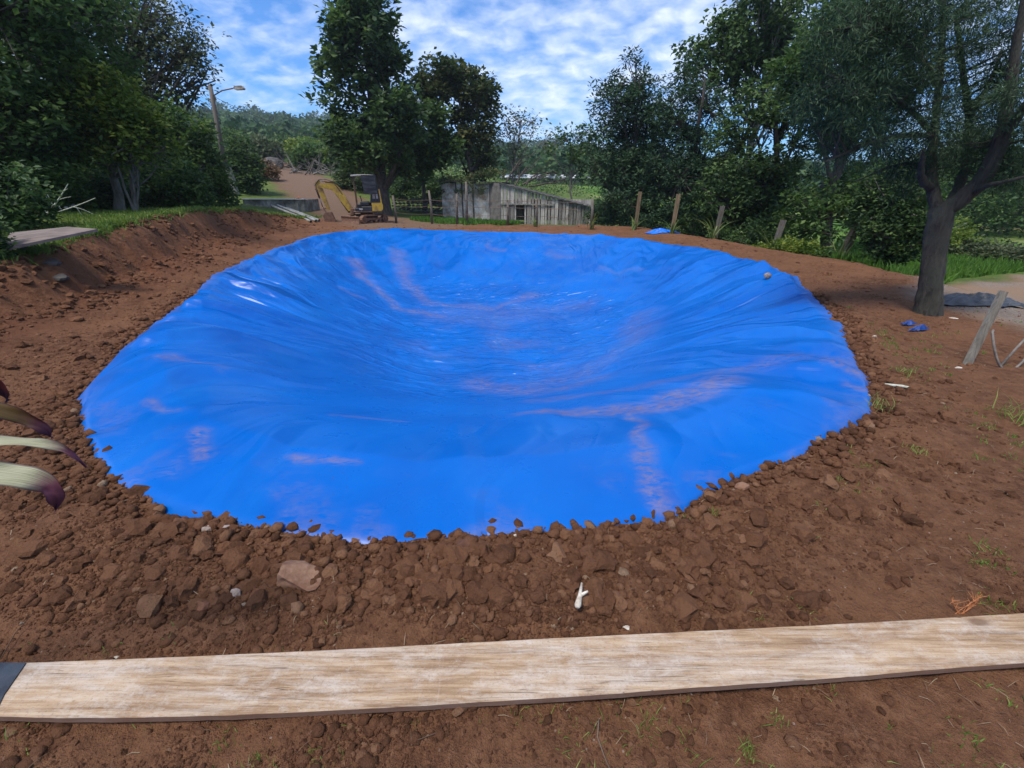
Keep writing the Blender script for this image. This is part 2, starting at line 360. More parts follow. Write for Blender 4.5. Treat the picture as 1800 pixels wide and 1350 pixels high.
def ground_material():
    m, t, b = new_mat('red earth, turf and track'); co = coords(t)
    def at(n): a = t.nodes.new('ShaderNodeAttribute'); a.attribute_name = n; return a.outputs['Fac']
    n1 = noise(t, co, 1.3, 5, .6); n2 = noise(t, co, 14, 6, .7); n3 = noise(t, co, 75, 4, .7)
    soil = ramp(t, n2, [(.28, (.050, .020, .010)), (.5, (.145, .064, .031)), (.72, (.25, .125, .066))])
    soil = mixc(t, ramp(t, n1, [(.38, 0.0), (.66, .8)]), soil, (.215, .100, .050))
    soil = mixc(t, ramp(t, n3, [(.55, 0.0), (.75, .55)]), soil, (.30, .145, .08))
    vor = t.nodes.new('ShaderNodeTexVoronoi'); vor.inputs['Scale'].default_value = 42; t.links.new(co, vor.inputs['Vector'])
    spk = math_node(t, 'LESS_THAN', vor.outputs['Distance'], .16)
    spk = math_node(t, 'MULTIPLY', spk, ramp(t, vor.outputs['Color'], [(.84, 0.0), (.90, .75)]))
    soil = mixc(t, spk, soil, (.38, .30, .23))
    ocre = math_node(t, 'MULTIPLY', at('subsoil'), ramp(t, noise(t, mapping(t, co, (1, 1, 1)), 1.6, 5, .6), [(.35, .25), (.6, 1.0)]))
    soil = mixc(t, math_node(t, 'MULTIPLY', ocre, .85), soil, (.115, .040, .020))
    gr = ramp(t, noise(t, co, 2.2, 6, .7), [(.3, (.06, .10, .022)), (.55, (.11, .165, .035)), (.75, (.22, .23, .08))])
    gr = mixc(t, ramp(t, noise(t, co, 38, 4, .7), [(.4, 0.0), (.8, .7)]), gr, (.03, .05, .012))
    grm = math_node(t, 'MULTIPLY', at('grass'), ramp(t, noise(t, co, 5, 5, .7), [(.25, .45), (.5, 1.0)]))
    c = mixc(t, grm, soil, gr)
    c = mixc(t, at('field'), c, ramp(t, noise(t, co, .11, 4, .6), [(.40, (.07, .15, .022)), (.56, (.13, .20, .04)), (.68, (.30, .26, .12))]))
    hill = ramp(t, noise(t, co, .018, 5, .6), [(.38, (.06, .11, .03)), (.5, (.12, .17, .05)), (.60, (.24, .26, .10))])
    c = mixc(t, at('hill'), c, hill)
    rc = ramp(t, n2, [(.3, (.12, .070, .045)), (.7, (.22, .140, .092))])
    c = mixc(t, at('road'), c, rc)
    tr = ramp(t, noise(t, co, 26, 5, .8), [(.35, (.16, .125, .095)), (.55, (.27, .22, .18)), (.75, (.42, .38, .34))])
    tr = mixc(t, ramp(t, noise(t, co, .9, 4, .6), [(.42, 0.0), (.62, .85)]), tr, (.29, .185, .115))
    c = mixc(t, at('track'), c, tr)
    t.links.new(c, b.inputs['Base Color']); b.inputs['Roughness'].default_value = .95; b.inputs['Specular IOR Level'].default_value = .15
    h = math_node(t, 'ADD', math_node(t, 'MULTIPLY', n2, 1.0), math_node(t, 'MULTIPLY', n3, .45)); bump(t, b, h, 1.0, .05)
    return m
subs = .8 * np.exp(-((d + .75) / .55) ** 2) * sst(19, 15, GY) * sst(.5, 4, GY) * .9
gm = mesh_data('ground', np.stack([GX, GY, GZ], 1), GF, ground_material(), True,
               dict(grass=grass, road=road, track=track, field=field, hill=sst(60, 110, rr), subsoil=subs))
tag(link('ground', gm), kind='structure')

# ------------------------------------------------------------------ blue pond liner
na, nr = 1150, 230
th = np.linspace(-np.pi, np.pi, na, endpoint=False)
ss = np.concatenate([np.linspace(0.01, .40, 60, endpoint=False), np.linspace(.40, 1.0, nr - 60)])
TH, SS = np.meshgrid(th, ss)
nearf = np.clip((-np.sin(TH) - .55) / .35, 0, 1)            # the side towards the plank, buried under clods
edge = rim_r(TH) * (1 + (1 - nearf) * SS ** 6 * (.006 * pn(TH * 9, TH * 0 + 3, 3) + .005 * pn(TH * 31, TH * 0, 4)) + nearf * .02 * SS ** 8)
rad_ = SS * edge; LX = PC[0] + rad_ * np.cos(TH); LY = PC[1] + rad_ * np.sin(TH)
prof = pond_profile(SS, TH)
a = TH * 6.2; b_ = rad_
wx = .55 * fbm(LX * .30, LY * .30, 3, 101); wy = .55 * fbm(LX * .30 + 9, LY * .30, 3, 102)
left = np.clip(-np.cos(TH) * 1.3, 0, 1); right = np.clip(np.cos(TH) * 1.3, 0, 1); farf = np.clip(np.sin(TH) * 1.3, 0, 1)
calm = np.clip((-np.sin(TH) - .80) / .18, 0, 1)
rim_amt = (.16 * sst(.4, .6, SS) + .84 * sst(.60, .86, SS)) * (1 - .75 * sst(.93, 1.0, SS)) * (1 - .65 * calm)
u = a + wx * 1.4 + .35 * b_ * (left * .7 - right * .5)
f1 = lin(u * .62, b_ * .22 + wy * .3, 111); f2 = lin(u * 1.35 + wy, b_ * .42, 112); f3 = lin(u * 2.6, b_ * .8 + wx, 113); f4 = lin(u * 7.5, b_ * 1.3, 114)
fa = 1 - .72 * farf * (1 - right * .6)
folds = fa * (.27 * (f1 - .5) + .22 * (f2 - .5) + .075 * (f3 - .5) + .016 * (f4 - .5))
sharp = np.maximum(0, 1 - np.abs(pn(u * .9, b_ * .16, 117)) * 7) * .055 * (.4 + lin(u * .7, b_ * .6, 118))
def saw(v, w=.14):
    f_ = v - np.floor(v); return np.where(f_ < 1 - w, f_ / (1 - w), (1 - f_) / w)
am1 = np.clip(pn(u * .35 + 3, b_ * .45, 137) * 2.6 + .35, 0, 1); am2 = np.clip(pn(u * .8, b_ * .8 + 5, 138) * 2.8 + .15, 0, 1)
folds = folds * .9 + (1 - .75 * farf) * (.11 * saw(u * .95 + .8 * pn(b_ * .5, u * .2, 139)) * am1 + .040 * saw(u * 2.5 + 1.2 * pn(b_ * .8, u * .4, 140), .2) * am2)
cr = (.05 * (lin(LX * .8 + wx, LY * .55 + wy, 121) - .5) + .045 * (lin(LX * 1.7 + wy * 2, LY * 2.1, 122) - .5) + .034 * (lin(LX * 3.2 + wx * 3, LY * 5.0, 123) - .5) + .010 * (lin(LX * 8, LY * 10, 124) - .5))
rill = np.maximum(0, 1 - np.abs(pn(LX * .55 + wx, LY * 2.0 + wy * 2, 127)) * 6) * .022
flo = sst(.64, .46, SS)
fw = farf * sst(.45, .62, SS) * (1 - sst(.9, 1.0, SS))
farc = fw * (.16 * (lin(LX * .75 + wy, LY * .8 + LX * .35 + wx, 134) - .5) + .10 * (lin(LX * 1.7 + wx * 2, LY * 1.3 - LX * .6, 135) - .5) + .05 * (lin(LX * 3.9 + wy * 3, LY * 3.0 + LX, 136) - .5))
fan = sst(.35, .05, SS)
z = prof + farc + rim_amt * (folds + sharp * (1 - .6 * farf)) + flo * (cr + rill) + .10 * cr * (1 - flo) * (1 - nearf * .5)
z = z + .028 * np.exp(-((SS - .965) / .018) ** 2) * (1 - nearf) * (1 + .8 * pn(TH * 14, SS * 0, 131)) + .012 * (1 - nearf) * sst(.97, 1.0, SS) * pn(TH * 46, SS * 3, 132)
z = z + .06 * sst(.90, 1.0, SS) * (1 - nearf) + .03 * nearf * sst(.9, 1, SS)
base_edge = ground_z(LX[-1] + 0, LY[-1] + 0)
lipk = sst(.955, 1.0, SS) * (1 - nearf)
z = z * (1 - lipk) + (base_edge[None] + .022 + .014 * pn(TH * 23, SS * 5, 133)) * lipk
z = z - nearf * .07 * sst(.985, 1.0, SS)
# mud smears: each is a stroke lying on the sheet
mud = np.zeros(z.shape)
def stroke(pts, wd, amt):
    global mud
    dd = np.abs(poly_sd(LX + .25 * fbm(LX * 1.1, LY * 1.1, 3, 141), LY + .25 * fbm(LX * 1.1 + 5, LY * 1.1, 3, 142), pts))
    mud = np.maximum(mud, amt * sst(wd, 0, dd))
stroke([(-5.3, 14.6), (-4.2, 12.8), (-3.1, 11.4), (-1.9, 10.9)], .34, .75)
stroke([(-4.2, 16.2), (-3.3, 13.6), (-2.4, 12.0), (-.6, 11.6), (.6, 12.4)], .40, .62)
stroke([(-2.6, 11.2), (-1.2, 10.6), (.3, 11.4), (2.0, 11.2)], .6, .35)
stroke([(.1, 5.9), (.9, 6.2), (1.7, 6.9), (2.4, 7.9), (2.8, 9.2)], .6, .42)
stroke([(-.5, 6.4), (.4, 5.3), (1.2, 5.6)], .55, .55)
stroke([(.2, 3.6), (.75, 3.45), (1.25, 3.30), (1.9, 3.6)], .26, .95)
stroke([(.95, 3.35), (.98, 2.8), (.86, 2.2), (.84, 1.8)], .11, .8)
stroke([(.3, 4.6), (1.2, 4.3), (2.1, 3.9), (3.1, 4.0), (3.9, 4.1)], .28, .45)
stroke([(2.9, 3.7), (3.4, 3.55), (3.7, 3.5)], .12, .9)
stroke([(3.0, 3.35), (3.25, 3.25)], .16, .9)
stroke([(-3.4, 3.9), (-2.9, 3.8)], .12, .6); stroke([(-2.15, 2.5), (-1.85, 2.4)], .12, .75); stroke([(-1.3, 2.35), (-1.0, 2.25)], .07, .7)
stroke([(-2.8, 3.1), (-2.5, 2.9)], .10, .6); stroke([(-1.5, 3.2), (-1.0, 3.15)], .08, .5); stroke([(-4.4, 11.2), (-4.0, 11.0)], .25, .4)
stroke([(2.6, 13.2), (3.5, 12.2)], .22, .35); stroke([(-.9, 16.1), (-.2, 15.7)], .2, .5); stroke([(1.2, 15.0), (2.0, 14.2)], .22, .4)
mud = np.maximum(mud, .45 * sst(.96, 1.0, SS) * (1 - nearf) * (.5 + left * .5) )
mud = np.maximum(mud, .34 * sst(.46, .25, SS) * sst(-.25, .35, fbm(LX * .6, LY * .6, 3, 151)))
mud = np.maximum(mud, .30 * sst(.90, 1.0, SS) * nearf * sst(.05, .3, fbm(LX * 2, LY * 2, 3, 152)))
LV = np.stack([LX.ravel(), LY.ravel(), z.ravel()], 1)
i = np.arange(nr - 1)[:, None] * na; j = np.arange(na)[None]; k = (j + 1) % na
LF = np.stack([i + j, i + k, i + na + k, i + na + j], -1).reshape(-1, 4)
LV = np.vstack([LV, [[PC[0], PC[1], float(z[0].mean())]]]); jj = np.arange(na)
LT = np.stack([np.full(na, len(LV) - 1), (jj + 1) % na, jj][::1], -1)
def liner_material():
    m, t, b = new_mat('blue plastic sheeting'); co = coords(t)
    a = t.nodes.new('ShaderNodeAttribute'); a.attribute_name = 'mud'
    blue = ramp(t, noise(t, co, .9, 4, .5), [(.35, (.0, .092, .40)), (.65, (.0, .120, .48))])
    film = ramp(t, noise(t, mapping(t, co, (1.2, .7, 1)), 1.4, 7, .72, .4), [(.50, 0.0), (.78, .30)])
    blue = mixc(t, film, blue, (.015, .18, .50))
    brk = ramp(t, noise(t, mapping(t, co, (1.0, 2.4, 1), (0, 0, .3)), 9, 9, .82, .2), [(.41, 0.0), (.53, 1.0)])
    brk = math_node(t, 'MULTIPLY', brk, ramp(t, noise(t, co, 28, 4, .7), [(.35, .45), (.6, 1.0)]))
    amt = math_node(t, 'MULTIPLY', a.outputs['Fac'], brk, True)
    mudc = ramp(t, noise(t, co, 4, 5, .7), [(.3, (.18, .10, .065)), (.7, (.36, .225, .14))])
    c = mixc(t, math_node(t, 'MULTIPLY', amt, .64), blue, mudc)
    spn = noise(t, co, 60, 3, .6); sp = math_node(t, 'MULTIPLY', ramp(t, spn, [(.68, 0.0), (.73, .8)]), ramp(t, noise(t, co, 1.1, 3, .6), [(.48, 0.0), (.62, 1.0)]))
    c = mixc(t, sp, c, (.10, .05, .03))
    t.links.new(c, b.inputs['Base Color'])
    rg = math_node(t, 'ADD', math_node(t, 'MULTIPLY', amt, .45), ramp(t, noise(t, co, 2.5, 5, .7), [(.3, .24), (.7, .38)]), True)
    t.links.new(rg, b.inputs['Roughness']); b.inputs['Specular IOR Level'].default_value = .24
    def A(n): q = t.nodes.new('ShaderNodeAttribute'); q.attribute_name = n; return q.outputs['Fac']
    cm = t.nodes.new('ShaderNodeCombineXYZ'); t.links.new(A('arc'), cm.inputs[0]); t.links.new(math_node(t, 'MULTIPLY', A('run'), .28), cm.inputs[1])
    def crease(vec, s, w): return ramp(t, math_node(t, 'ABSOLUTE', math_node(t, 'SUBTRACT', noise(t, vec, s, 2, .5, .6), .5)), [(0, 1.0), (w, 0.0)])
    rim_c = math_node(t, 'ADD', crease(cm.outputs[0], .9, .05), math_node(t, 'MULTIPLY', crease(cm.outputs[0], 2.3, .06), .25))
    flo_v = mapping(t, co, (.8, 1.7, 1), (0, 0, .15)); flo_c = math_node(t, 'ADD', crease(flo_v, 1.3, .06), math_node(t, 'MULTIPLY', crease(flo_v, 3.4, .09), .45))
    def facet(vec, s, w):
        v_ = t.nodes.new('ShaderNodeTexVoronoi'); v_.inputs['Scale'].default_value = s; t.links.new(vec, v_.inputs['Vector']); return math_node(t, 'MULTIPLY', v_.outputs['Distance'], w)
    wob = t.nodes.new('ShaderNodeVectorMath'); wob.operation = 'ADD'; nz = t.nodes.new('ShaderNodeTexNoise'); nz.inputs['Scale'].default_value = .8; nz.inputs['Detail'].default_value = 1; t.links.new(cm.outputs[0], nz.inputs['Vector'])
    sc2 = t.nodes.new('ShaderNodeVectorMath'); sc2.operation = 'SCALE'; sc2.inputs['Scale'].default_value = .7; t.links.new(nz.outputs['Color'], sc2.inputs[0]); t.links.new(cm.outputs[0], wob.inputs[0]); t.links.new(sc2.outputs[0], wob.inputs[1])
    rim_c = math_node(t, 'ADD', rim_c, math_node(t, 'ADD', facet(wob.outputs[0], .85, 5.0), facet(wob.outputs[0], 2.1, 1.5)))
    rim_c = math_node(t, 'MULTIPLY', rim_c, A('outer'))
    flo_c = math_node(t, 'ADD', flo_c, math_node(t, 'ADD', facet(flo_v, 1.1, 2.6), facet(flo_v, 2.9, .8)))
    mx = t.nodes.new('ShaderNodeMix'); t.links.new(A('inner'), mx.inputs[0]); t.links.new(rim_c, mx.inputs[2]); t.links.new(flo_c, mx.inputs[3])
    h = math_node(t, 'ADD', mx.outputs[0], math_node(t, 'MULTIPLY', noise(t, co, 9, 2, .5), .10)); bump(t, b, h, .60, .03)
    return m
lm = mesh_data('liner_sheet', LV, [LF, LT], liner_material(), True, dict(mud=np.append(mud.ravel(), .3), arc=np.append(u.ravel(), 0), run=np.append(b_.ravel(), 0), inner=np.append(flo.ravel(), 1), outer=np.append((.12 + .88 * sst(.58, .84, SS) * (1 - .6 * calm)).ravel(), .1)))
tag(link('pond_liner', lm), 'large bright blue plastic sheet lining the dug pond, smeared with mud', 'pond liner')

# ------------------------------------------------------------------ loose soil: clods, crumbs, litter
def soil_mat(name, stops, rough=.95, b1=.6):
    m, t, b = new_mat(name); co = coords(t)
    a = t.nodes.new('ShaderNodeAttribute'); a.attribute_name = 'tint'
    c = ramp(t, a.outputs['Fac'], stops)
    n = noise(t, co, 22, 5, .7); c = mixc(t, ramp(t, n, [(.3, 0.0), (.7, .55)]), c, (.215, .100, .052))
    c = mixc(t, ramp(t, noise(t, co, 70, 4, .7), [(.55, 0.0), (.75, .5)]), c, (.05, .02, .01))
    t.links.new(c, b.inputs['Base Color']); b.inputs['Roughness'].default_value = rough; b.inputs['Specular IOR Level'].default_value = .15
    bump(t, b, noise(t, co, 45, 6, .75), 1.0, .03)
    return m
SOILSTOPS = [(0, (.050, .020, .010)), (.4, (.130, .056, .027)), (.7, (.20, .092, .046)), (.88, (.28, .145, .078)), (.94, (.36, .25, .16)), (1.0, (.50, .43, .34))]
M_CLOD = soil_mat('crumbled red earth', SOILSTOPS)
def scatter(protos, x, y, size, sink=.3, flat=.88, tint=None):
    n = len(x); zz = ground_z(x, y); Vs, Fs, Ts = [], [], []; off = 0
    which = rng.integers(0, len(protos), n); az = rng.uniform(0, 2 * np.pi, n); ax = rng.normal(0, .35, n)
    if tint is None: tint = rng.beta(2.2, 2.6, n)
    for k, (PV, PF) in enumerate(protos):
        q = np.where(which == k)[0]
        if not len(q): continue
        c, s = np.cos(az[q]), np.sin(az[q]); cx, sx = np.cos(ax[q]), np.sin(ax[q])
        V = np.repeat(PV[None], len(q), 0) * np.array([1, 1, flat])
        y1 = V[..., 1] * cx[:, None] - V[..., 2] * sx[:, None]; z1 = V[..., 1] * sx[:, None] + V[..., 2] * cx[:, None]; x1 = V[..., 0]
        st = rng.uniform(.85, 1.15, (len(q), 1))
        X = (x1 * c[:, None] * st - y1 * s[:, None]) * size[q][:, None] + x[q][:, None]
        Y = (x1 * s[:, None] * st + y1 * c[:, None]) * size[q][:, None] + y[q][:, None]
        Z = z1 * size[q][:, None] + (zz[q] + size[q] * (flat - sink * 2) * .6)[:, None]
        Vs.append(np.stack([X, Y, Z], -1).reshape(-1, 3)); Ts.append(np.repeat(tint[q], len(PV)))
        Fs.append((PF[None] + (np.arange(len(q)) * len(PV))[:, None, None] + off).reshape(-1, 3)); off += len(q) * len(PV)
    return np.concatenate(Vs), [np.concatenate(Fs)], np.concatenate(Ts)
def pick(n, r0, r1, a0=-66, a1=66, dens=None):
    """random bare-soil spots; more of them close by"""
    X, Y = [], []; got = 0
    while got < n:
        r = r0 * (r1 / r0) ** rng.random(n * 2); a = np.radians(rng.uniform(a0, a1, n * 2)); x = r * np.sin(a); y = r * np.cos(a)
        s, th = pond_s(x, y); bd = poly_sd(x, y, BANK); md = -poly_sd(x, y, MOUND)
        w_ = np.ones(len(x)) if dens is None else dens(x, y, s, bd, md, r)
        ok = (s > 1.004) & (rng.random(len(x)) < w_); X.append(x[ok]); Y.append(y[ok]); got += ok.sum()
    return np.concatenate(X)[:n], np.concatenate(Y)[:n]
def clumpy(x, y, sc_, seed): return sst(-.25, .30, fbm(x * sc_, y * sc_, 3, seed))
def soil_dens(x, y, s, bd, md, r):
    w_ = .06 + .94 * clumpy(x, y, .9, 201) * sst(-.3, .25, fbm(x * 3.3, y * 3.3, 2, 202))
    left = sst(1.6, -.6, x); w_ = w_ * np.maximum(.22 + .78 * left, .55 * sst(3.5, 5.5, y))
    w_ = np.maximum(w_, .75 * sst(-1.8, -3.2, x) * sst(-.9, -1.5, bd) * sst(1.6, 3, y) * (.35 + .65 * clumpy(x, y, 1.5, 204)))
    w_ = np.maximum(w_, np.exp(-((s - 1.06) / .06) ** 2) * (y < 9) * (.35 + .45 * left) * sst(-.45, .2, fbm(x * 2.3, y * 2.3, 2, 203)))
    w_ = w_ * sst(.3, -.3, bd) * sst(.6, 0, md) * np.where(y < 1.15, .35, 1)
    band = np.exp(-((bd + 1.0) / .5) ** 2) * (y > 4); return np.clip(w_ * (1 - .6 * band), 0, 1)
P1 = [rock(s_, 1, (1, .88, .85), .45, 3) for s_ in range(14)]; P1 = [(v, f[0]) for v, f in P1]
P2 = [rock(s_ + 40, 2, (1, .9, .8), .65, 4) for s_ in range(12)]; P2 = [(v, f[0]) for v, f in P2]
OV = np.array([(1, 0, 0), (-1, 0, 0), (0, 1, 0), (0, -1, 0), (0, 0, 1), (0, 0, -1)], float); OF = np.array([(0, 2, 4), (2, 1, 4), (1, 3, 4), (3, 0, 4), (2, 0, 5), (1, 2, 5), (3, 1, 5), (0, 3, 5)])
P0 = [(OV * rng.uniform(.6, 1.2, (6, 1)) + rng.normal(0, .15, (6, 3)), OF) for _ in range(8)]
def stuffsoil(name, protos, n, r0, r1, s0, s1, pw, dens=soil_dens, grow=0.0, smooth=False, **k):
    x, y = pick(n, r0, r1, dens=dens); size = s0 * (s1 / s0) ** (rng.random(n) ** pw)
    size = size * (1 + grow * np.hypot(x, y))
    V, F, T = scatter(protos, x, y, size, **k)
    return tag(link(name, mesh_data(name, V, F, M_CLOD, smooth, dict(tint=T))), kind='stuff')
stuffsoil('earth_crumbs', P0, 42000, .7, 12, .0025, .010, 1.5, grow=.07)
stuffsoil('earth_clods', P1, 14000, .8, 22, .004, .030, 2.9, grow=.06, sink=.45, smooth=True)
stuffsoil('large_earth_clods', P2, 520, 1.25, 16, .030, .068, 2.4, grow=.03, sink=.40, smooth=False,
          dens=lambda x, y, s, bd, md, r: soil_dens(x, y, s, bd, md, r) * (np.where((x < 1.5) | (s < 1.12), 1, .12)) * (y > 1.2))
n = 2600; nx_, ny_ = [], []
while sum(map(len, nx_)) < n:
    x = rng.uniform(-10.2, -5.6, 20000); y = rng.uniform(1.5, 20, 20000); bd = poly_sd(x, y, BANK) + 0.22 * fbm(x * .9, y * .9, 3, 5) + .06 * pn(x * 4, y * 4, 8)
    ok = (bd < .04) & (bd > -1.2) & (rng.random(20000) < (.25 + .75 * np.exp(-(bd / .12) ** 2)) * clumpy(x, y, 1.6, 207)); nx_.append(x[ok]); ny_.append(y[ok])
nx_ = np.concatenate(nx_)[:n]; ny_ = np.concatenate(ny_)[:n]
V, F, T = scatter(P1, nx_, ny_, .015 * (5 ** (rng.random(n) ** 1.6)), sink=.3)
tag(link('bank_clods', mesh_data('bank_clods', V, F, M_CLOD, False, dict(tint=T * .85))), kind='stuff')
# clods thrown over the near hem of the sheet, so that its edge reads ragged
n = 4200; th_ = rng.uniform(R(-172), R(-8), n); ks = rng.normal(1.016, .011, n); rr_ = rim_r(th_) * np.maximum(ks, .995 + .008 * pn(th_ * 30, th_ * 0, 205))
wgt = np.clip((-np.sin(th_) - .25) / .3, 0, 1); keep = rng.random(n) < wgt
hx = (PC[0] + rr_ * np.cos(th_))[keep]; hy = (PC[1] + rr_ * np.sin(th_))[keep]
V, F, T = scatter(P1 + P2[:0], hx, hy, .009 * (4.6 ** (rng.random(len(hx)) ** 2.0)) * (1 + .05 * hy), sink=.15)
tag(link('hem_clods', mesh_data('hem_clods', V, F, M_CLOD, True, dict(tint=T))), kind='stuff')
# straw and root litter
def litter(n, ln0, ln1, r0, r1, wd, dens, name, material, tall=0.0):
    x, y = pick(n, r0, r1, dens=dens); z0 = ground_z(x, y); ln = rng.uniform(ln0, ln1, n); a_ = rng.uniform(0, 2 * np.pi, n)
    p0 = np.stack([x, y, z0 + .004], 1); dirn = np.stack([np.cos(a_), np.sin(a_), rng.normal(.12 + tall, .12, n)], 1)
    side = np.stack([-np.sin(a_), np.cos(a_), np.zeros(n)], 1) * wd
    side = side * (1 + .3 * np.hypot(x, y))[:, None]; m_ = p0 + dirn * ln[:, None] * .5 + side * rng.normal(0, 6, (n, 1)); p1 = m_ + dirn * ln[:, None] * .5 - np.array([0, 0, 1]) * (ln * .08)[:, None]
    V = np.stack([p0 - side, p0 + side, m_ + side + [0, 0, .006], m_ - side + [0, 0, .006], p1], 1).reshape(-1, 3)
    o_ = np.arange(n)[:, None] * 5; F = [o_ + np.array([0, 1, 2, 3]), o_ + np.array([3, 2, 4])]
    return tag(link(name, mesh_data(name, V, F, material, False, dict(tint=np.repeat(rng.random(n), 5)))), kind='stuff')
M_STRAW = leaf_mat('dry straw and roots', (.09, .05, .03), (.20, .13, .075), (.36, .28, .18), .8, .1)
litter(900, .015, .075, .8, 9, .0006, lambda x, y, s, bd, md, r: sst(.2, -.3, bd) * (.15 + .85 * sst(.5, 3, x)) * (md < 1), 'dry_litter', M_STRAW)
# weeds: tufts of short blades on the bare soil to the right and in front
M_GRASS = leaf_mat('grass blades', (.075, .14, .020), (.17, .25, .040), (.34, .36, .10), .6, .45)
M_FIELD = leaf_mat('bright field grass', (.05, .12, .015), (.10, .22, .025), (.20, .30, .06), .6, .4)
def blades(x, y, h, wd, lean=.45, tint=None, zf=None):
    n = len(x); z0 = (ground_z(x, y) if zf is None else zf) - .008; a_ = rng.uniform(0, 2 * np.pi, n); l_ = rng.normal(0, lean, n)
    d_ = np.stack([np.cos(a_) * l_, np.sin(a_) * l_, np.ones(n)], 1); d_ /= np.linalg.norm(d_, axis=1)[:, None]
    b_a = rng.uniform(0, np.pi, n); sd = np.stack([np.cos(b_a), np.sin(b_a), np.zeros(n)], 1) * (wd if np.ndim(wd) == 0 else wd[:, None])
    p = np.stack([x, y, z0], 1); m_ = p + d_ * (h * .55)[:, None]; q = m_ + (d_ * .8 + np.stack([np.cos(a_), np.sin(a_), -.3 * np.ones(n)], 1) * np.abs(l_)[:, None]) * (h * .5)[:, None]
    V = np.stack([p - sd, p + sd, m_ + sd * .8, m_ - sd * .8, q], 1).reshape(-1, 3); o_ = np.arange(n)[:, None] * 5
    t_ = rng.beta(2, 2, n) if tint is None else tint
    return V, [o_ + np.array([0, 1, 2, 3]), o_ + np.array([3, 2, 4])], np.repeat(t_, 5)
def tuft(name, x, y, n, h, spread, label, material=None, group=None, dry=0.0, wd=.0016, lean=.6):
    bx_ = x + rng.normal(0, spread, n); by_ = y + rng.normal(0, spread, n)
    V, F, T = blades(bx_, by_, h * rng.uniform(.5, 1.1, n), wd, lean, np.clip(rng.beta(2, 2, n) + dry, 0, 1))
    return solo(name, (V, F), material or M_GRASS, gp(x, y), label, 'weed', group, attrs=dict(tint=T))
xs, ys = pick(420, .8, 9, dens=lambda x, y, s, bd, md, r: (s > 1.05) * sst(.6, 3.2, x) * sst(-.1, .35, fbm(x * .8, y * .8, 3, 211)) * (md < 0) + .04 * (y < 1.1))
rp = rng.integers(4, 12, len(xs)); bx_ = np.repeat(xs, rp); by_ = np.repeat(ys, rp); bx_ = bx_ + rng.normal(0, .018, len(bx_)); by_ = by_ + rng.normal(0, .018, len(by_))
V, F, T = blades(bx_, by_, rng.uniform(.015, .055, len(bx_)), .0012 + .0005 * np.hypot(bx_, by_), .8)
tag(link('sprouting_weeds', mesh_data('sprouting_weeds', V, F, M_GRASS, False, dict(tint=T))), kind='stuff')
# lawn on the bank top, rough grass behind the pond, field grass on the right
def grass_area(name, n, fn, h, wd, material, kind_='stuff', lean=.45):
    xs_, ys_ = [], []; got = 0
    while got < n:
        x, y, w_ = fn(n); ok = rng.random(len(x)) < w_; xs_.append(x[ok]); ys_.append(y[ok]); got += ok.sum()
    x = np.concatenate(xs_)[:n]; y = np.concatenate(ys_)[:n]; r = np.hypot(x, y)
    V, F, T = blades(x, y, h[0] + (h[1] - h[0]) * rng.random(n) ** 1.5, wd * np.maximum(r, 3), lean, np.clip(rng.beta(2, 2, n) * .8 + .35 * fbm(x * .5, y * .5, 2, 221), 0, 1))
    return tag(link(name, mesh_data(name, V, F, material, False, dict(tint=T))), kind='stuff')
def lawn_f(n):
    r = 4.5 * (26 / 4.5) ** rng.random(n); a_ = np.radians(rng.uniform(-64, -18, n)); x = r * np.sin(a_); y = r * np.cos(a_)
    d_ = poly_sd(x, y, BANK) + 0.22 * fbm(x * .9, y * .9, 3, 5) + .06 * pn(x * 4, y * 4, 8)
    rd_ = np.abs(poly_sd(x, y, ROAD)); return x, y, sst(-.05, .15, d_) * (.35 + .65 * clumpy(x, y, .8, 222)) * (rd_ > 1.9)
def fringe_f(n):
    y = rng.uniform(1.5, 22, n); x = rng.uniform(-10.6, -5.4, n); d_ = poly_sd(x, y, BANK) + 0.22 * fbm(x * .9, y * .9, 3, 5) + .06 * pn(x * 4, y * 4, 8)
    return x, y, np.exp(-((d_ - .06) / .10) ** 2)
grass_area('turf_fringe', 12000, fringe_f, (.05, .20), .0012, M_GRASS, lean=1.1)
grass_area('lawn_grass', 42000, lawn_f, (.03, .11), .0011, M_GRASS)
def back_f(n):
    x = rng.uniform(-7.5, .4, n); y = rng.uniform(20.6, 29, n); rd_ = np.abs(poly_sd(x, y, ROAD))
    return x, y, (rd_ > 2.2) * (x > -7 + (y - 20) * .2) * clumpy(x, y, .5, 223) * (y > 21.3 - .2 * x * 0) * (np.hypot(x + 7.6, y - 22.8) > 2.3)
grass_area('rough_grass', 14000, back_f, (.08, .30), .0012, M_FIELD)
def field_f(n):
    r = 8.5 * (24 / 8.5) ** rng.random(n); a_ = np.radians(rng.uniform(36, 66, n)); x = r * np.sin(a_); y = r * np.cos(a_)
    return x, y, (poly_sd(x, y, TRACK) > 1.9) * (-poly_sd(x, y, MOUND) > .5) * 1.0
grass_area('field_grass', 30000, field_f, (.12, .38), .0011, M_FIELD, lean=.3)

